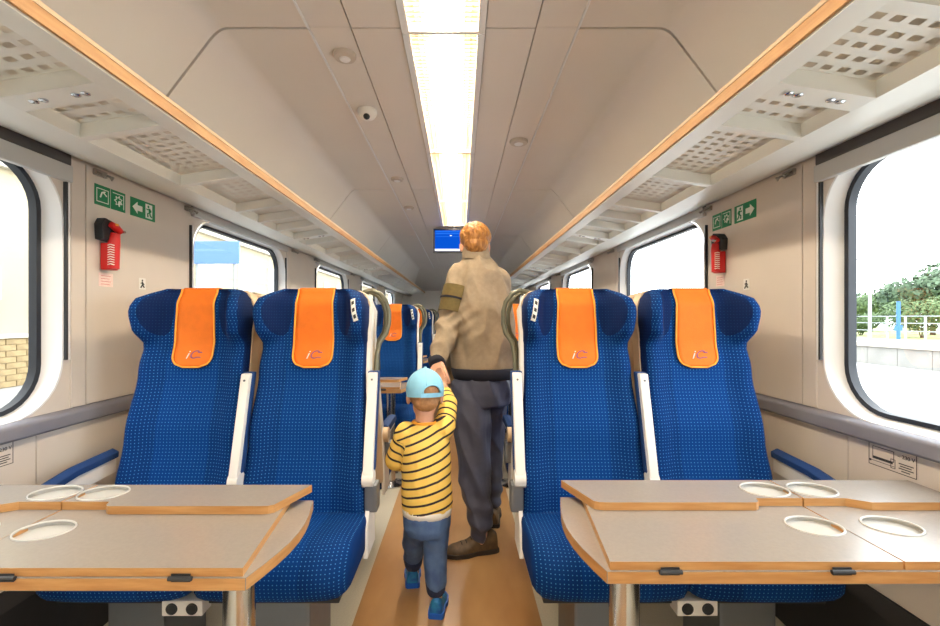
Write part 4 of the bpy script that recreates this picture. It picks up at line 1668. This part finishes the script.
# jeans
mb = MB()
mb.loft([ering((-.074, 1.825, .44), .090, .072), ering((-.074, 1.825, .41), .096, .078), ering((-.074, 1.825, .36), .096, .080), ering((-.074, 1.825, .33), .085, .07)])
chain(mb, [(c_hip_l + Vector((.004, 0, -.04)), .055), (c_kn_l, .048), (c_an_l + Vector((0, 0, .03)), .042)], 14)
chain(mb, [(c_hip_r + Vector((.0, 0, -.04)), .056), (c_kn_r, .049), (c_an_r + Vector((0, 0, .04)), .043)], 14)
jn = put(solidify(mb, .0055, 2, lambda co, nm: .005 * (.5 - abs(noise.noise(Vector((co.x * 14, co.y * 12, co.z * 11 + co.x * 9)))) * 1.8)), 'jeans', 'denim', C)
for an, kn in ((c_an_l, c_kn_l), (c_an_r, c_kn_r)):
    d = (kn - an).normalized()
    sub(MB().tube([an + d * .055, an + d * .05, an + d * .015, an + d * .0, an - d * .008], [.040, .043, .039, .036, .030], 18).mesh('ankle_cuff', 'denim_dark', smooth=True), 'ankle_cuff', 'denim_dark', jn)
shoe((-.150, 1.995, .004), .10, .150, .070, .075, ('shoe_blue', 'shoe_sole'), C, 'print_white', pitch=0)
shoe((-.037, 1.79, .004), -.10, .150, .070, .075, ('shoe_blue', 'shoe_sole'), C, 'shoe_sole', pitch=0)

# ------------------------------------------------------------------ outside, building side
ZG = -1.0
g = MB().box(-60, 60, -40, 90, ZG - .3, ZG).build('ground', 'asphalt')
tag(g, 'pale grey station ground around the train', kind='structure')
pl = MB().box(-9.6, -3.0, -30, 60, ZG, -.18).build('platform_slab', 'concrete', bevel=.03)
tag(pl, 'pale concrete platform in front of the cream building', 'platform')
BX = -9.0
bd = empty('station_building', (BX, 12, -.18))
tag(bd, 'cream station building with tall windows and brick base', 'building')
MB().box(-5, 0, -30, 45, .0, 9.0).build('building_wall', 'facade', bd)
for z in (4.35, 8.6):
    MB().box(-.01, .14, -30, 45, z, z + .22).build('cornice', 'facade_trim', bd)
bricks = MB()
bk = MB().box(0, .10, -30, 45, 0, .98).build('brick_base', 'brick_tan', bd)
bmsh = MB().box(0, .02, -.205, .205, 0, .108).mesh('brick', 'brick_tan', bevel=.006)
for row in range(8):
    for i in range(34):
        y = -12.6 + i * .43 + (.215 if row % 2 else 0)
        link('brick', bmsh, bk, (.10, y, .012 + row * .12))
MB().box(-.02, .16, -30, 45, .98, 1.06).build('base_cap', 'facade_trim', bd)
for i in range(20):
    for z, h in ((1.75, 1.9), (5.3, 2.0)):
        y = -25 + i * 2.9
        w = MB().box(-.02, .05, y - .62, y + .62, z - .1, z + h + .1).build('window', 'facade_trim', bd)
        MB().box(.03, .056, y - .52, y - .02, z, z + h).build('pane', 'window_dark', w)
        MB().box(.03, .056, y + .02, y + .52, z, z + h).build('pane', 'window_dark', w)
        MB().box(.0, .14, y - .7, y + .7, z - .2, z - .1).build('sill', 'facade_trim', w)
u = empty('wall_unit', (BX + .0, -1.0 + 12 * 0, 1.6))
u.location = (BX, 8.1, 1.55)
tag(u, 'white boxy air unit fixed to the cream building wall', 'air unit')
MB().box(.0, .35, -.45, .45, 0, .6).build('casing', 'unit_white', u, bevel=.02)
MB().tube([(.352, 0, .3), (.36, 0, .3)], .22, 20).build('fan_grille', 'grey_metal', u)
sb = empty('platform_sign', (-6.45, 12.0, -.18))
tag(sb, 'blue blank platform sign board on two posts beside the train', 'sign')
for x in (-.5, .5):
    MB().tube([(x, 0, 0), (x, 0, 3.4)], .04, 12).build('post', 'pole_grey', sb, smooth='auto')
MB().box(-.66, .66, -.08, -.03, 2.82, 3.42).build('sign_board', 'sign_blue', sb, bevel=.01)

# ------------------------------------------------------------------ outside, platform side
p2 = MB().box(19.8, 24.5, -30, 80, ZG, 0.0).build('platform_slab', 'concrete')
tag(p2, 'long low platform with concrete block edge across the tracks', 'platform')
blk = MB().box(-.06, .0, -.74, .74, ZG, -.16).mesh('edge_block', 'concrete', bevel=.015)
for i in range(48):
    link('edge_block', blk, p2, (19.8, -6 + i * 1.5, 0))
MB().box(19.6, 20.4, -30, 80, -.15, .02).build('edge_slab', 'facade_trim', p2, bevel=.02)
for j, x in enumerate((9.0, 10.45, 14.0, 15.45)):
    r_ = MB().extrude_y([(x - .06, ZG), (x + .06, ZG), (x + .035, ZG + .03), (x + .035, ZG + .15), (x - .035, ZG + .15), (x - .035, ZG + .03)], -30, 80).build('rail', 'rail_steel')
    tag(r_, 'steel rail %s, %s' % ('of the track next to the train' if j < 2 else 'of the track next to the far platform', 'on its train side' if j % 2 == 0 else 'on its platform side'), 'rail', 'rails of the near track' if j < 2 else 'rails of the far track')
gs = MB().box(24.5, 60, -30, 90, ZG, -.02).build('grass_verge', 'grass')
tag(gs, 'dry green grass strip behind the platform', 'grass', kind='stuff')


def foliage(mb, c, rx, ry, rz, n, sz):
    c = Vector(c)
    for i in range(n):
        d = Vector((random.gauss(0, 1), random.gauss(0, 1), random.gauss(0, 1))).normalized()
        rr = random.uniform(.55, 1.0) ** .5
        p = c + Vector((d.x * rx, d.y * ry, d.z * rz)) * rr
        p.z = max(p.z, .12)
        a = Vector((random.uniform(-1, 1), random.uniform(-1, 1), random.uniform(-1, 1))).normalized()
        b = a.cross(d).normalized() if a.cross(d).length > .01 else Vector((0, 0, 1))
        a = b.cross(d + a * .5).normalized()
        s = sz * random.uniform(.6, 1.3)
        mb.add([p - a * s, p + b * s * .55, p + a * s, p - b * s * .55], [(0, 1, 2, 3)])


def tree(x, y, h, w, dark, label, kind='tree'):
    t = empty(kind.replace(' ', '_'), (x, y, -.02))
    tag(t, label, kind, 'greenery beyond the platform')
    if kind == 'tree':
        MB().tube([(0, 0, 0), (.05, .02, h * .3), (0, .1, h * .7)], [.16, .12, .05], 8).build('trunk', 'trunk', t, smooth=True)
    else:
        for q in (-.12, .0, .13):
            MB().tube([(q, q * .5, 0), (q * 2, -q, h * .35)], [.035, .02], 6).build('stem', 'trunk', t, smooth=True)
    mb = MB()
    lo = .35 if kind == 'tree' else .45
    for k in range(9 if kind == 'tree' else 6):
        an = k * 2.4
        rr = w * .32 * (0 if k == 0 else 1)
        zz = h * (lo + (.42 if kind == 'tree' else .25) * ((k * .37) % 1.0))
        foliage(mb, (rr * math.cos(an), rr * math.sin(an), zz), w * .33, w * .33, h * (.22 if kind == 'tree' else .36), 520, .10 * (h / 4) + .04)
    mb.build('crown', 'leaf_dark' if dark else 'leaf', t, fix=False)


T = [(34, 32.3, 5.6, 5.0, 1, 'dark tree with the tallest crown beyond the platform'), (37.5, 41, 4.2, 5.0, 0, 'broad tree beside the tallest one'),
     (40, 48.5, 4.3, 5.4, 1, 'dark broad tree behind the blue post'), (35, 52, 3.6, 4.8, 0, 'light green tree behind the white fence'),
     (38, 60, 4.2, 5.4, 1, 'dark round tree far along the platform'), (36, 68, 4.4, 5.5, 0, 'light green tree at the far platform end'),
     (38, 77, 4.8, 6.0, 1, 'dark tree last beyond the platform'), (38, 24, 5.0, 5, 0, 'light tree near the platform start')]
for t in T:
    tree(*t)
for (x, y, h, w, dk, lb) in ((28.4, 27.6, 2.6, 3.2, 0, 'big bright bush at the platform back'), (28.2, 31.6, 1.6, 1.8, 0, 'low bush beside the big bright bush'),
                             (28.2, 36.8, 1.9, 2.2, 0, 'bright bush next to the white fence'), (28.4, 41, 2.0, 2.8, 1, 'dark bush at the end of the white fence')):
    tree(x, y, h, w, dk, lb, 'bush')
fn = empty('fence', (25.5, 23.5, -.02))
tag(fn, 'white railing fence behind the platform', 'fence')
for i in range(13):
    MB().box(-.04, .04, i * 1.1 - .04, i * 1.1 + .04, 0, 1.35).build('fence_post', 'fence_white', fn)
for z in (.45, .9, 1.3):
    MB().box(-.02, .02, 0, 13.2, z, z + .05).build('fence_rail', 'fence_white', fn)
bp = empty('signal_post', (25.0, 25.6, -.02))
tag(bp, 'blue post standing before the white fence', 'post')
MB().tube([(0, 0, 0), (0, 0, 2.15)], .09, 12).build('pole', 'pole_blue', bp, smooth='auto')
MB().box(-.2, .2, -.05, .05, .5, .8).build('plate', 'pole_blue', bp)
for y, h, lb in ((27.6, 5.8, 'tall thin grey mast with crossarm, nearer the blue post'), (28.9, 6.4, 'tall thin grey mast with crossarm, farther along')):
    m_ = empty('mast', (25.2, y, -.02))
    tag(m_, lb, 'mast', 'overhead line masts')
    MB().tube([(0, 0, 0), (0, 0, h)], [.10, .06], 8).build('pole', 'pole_grey', m_, smooth='auto')
    MB().tube([(0, 0, h * .82), (-3.2, 0, h * .86)], .04, 6).build('crossarm', 'pole_grey', m_)
    MB().tube([(0, 0, h * .96), (-3.0, 0, h * .86)], .025, 6).build('stay', 'pole_grey', m_)
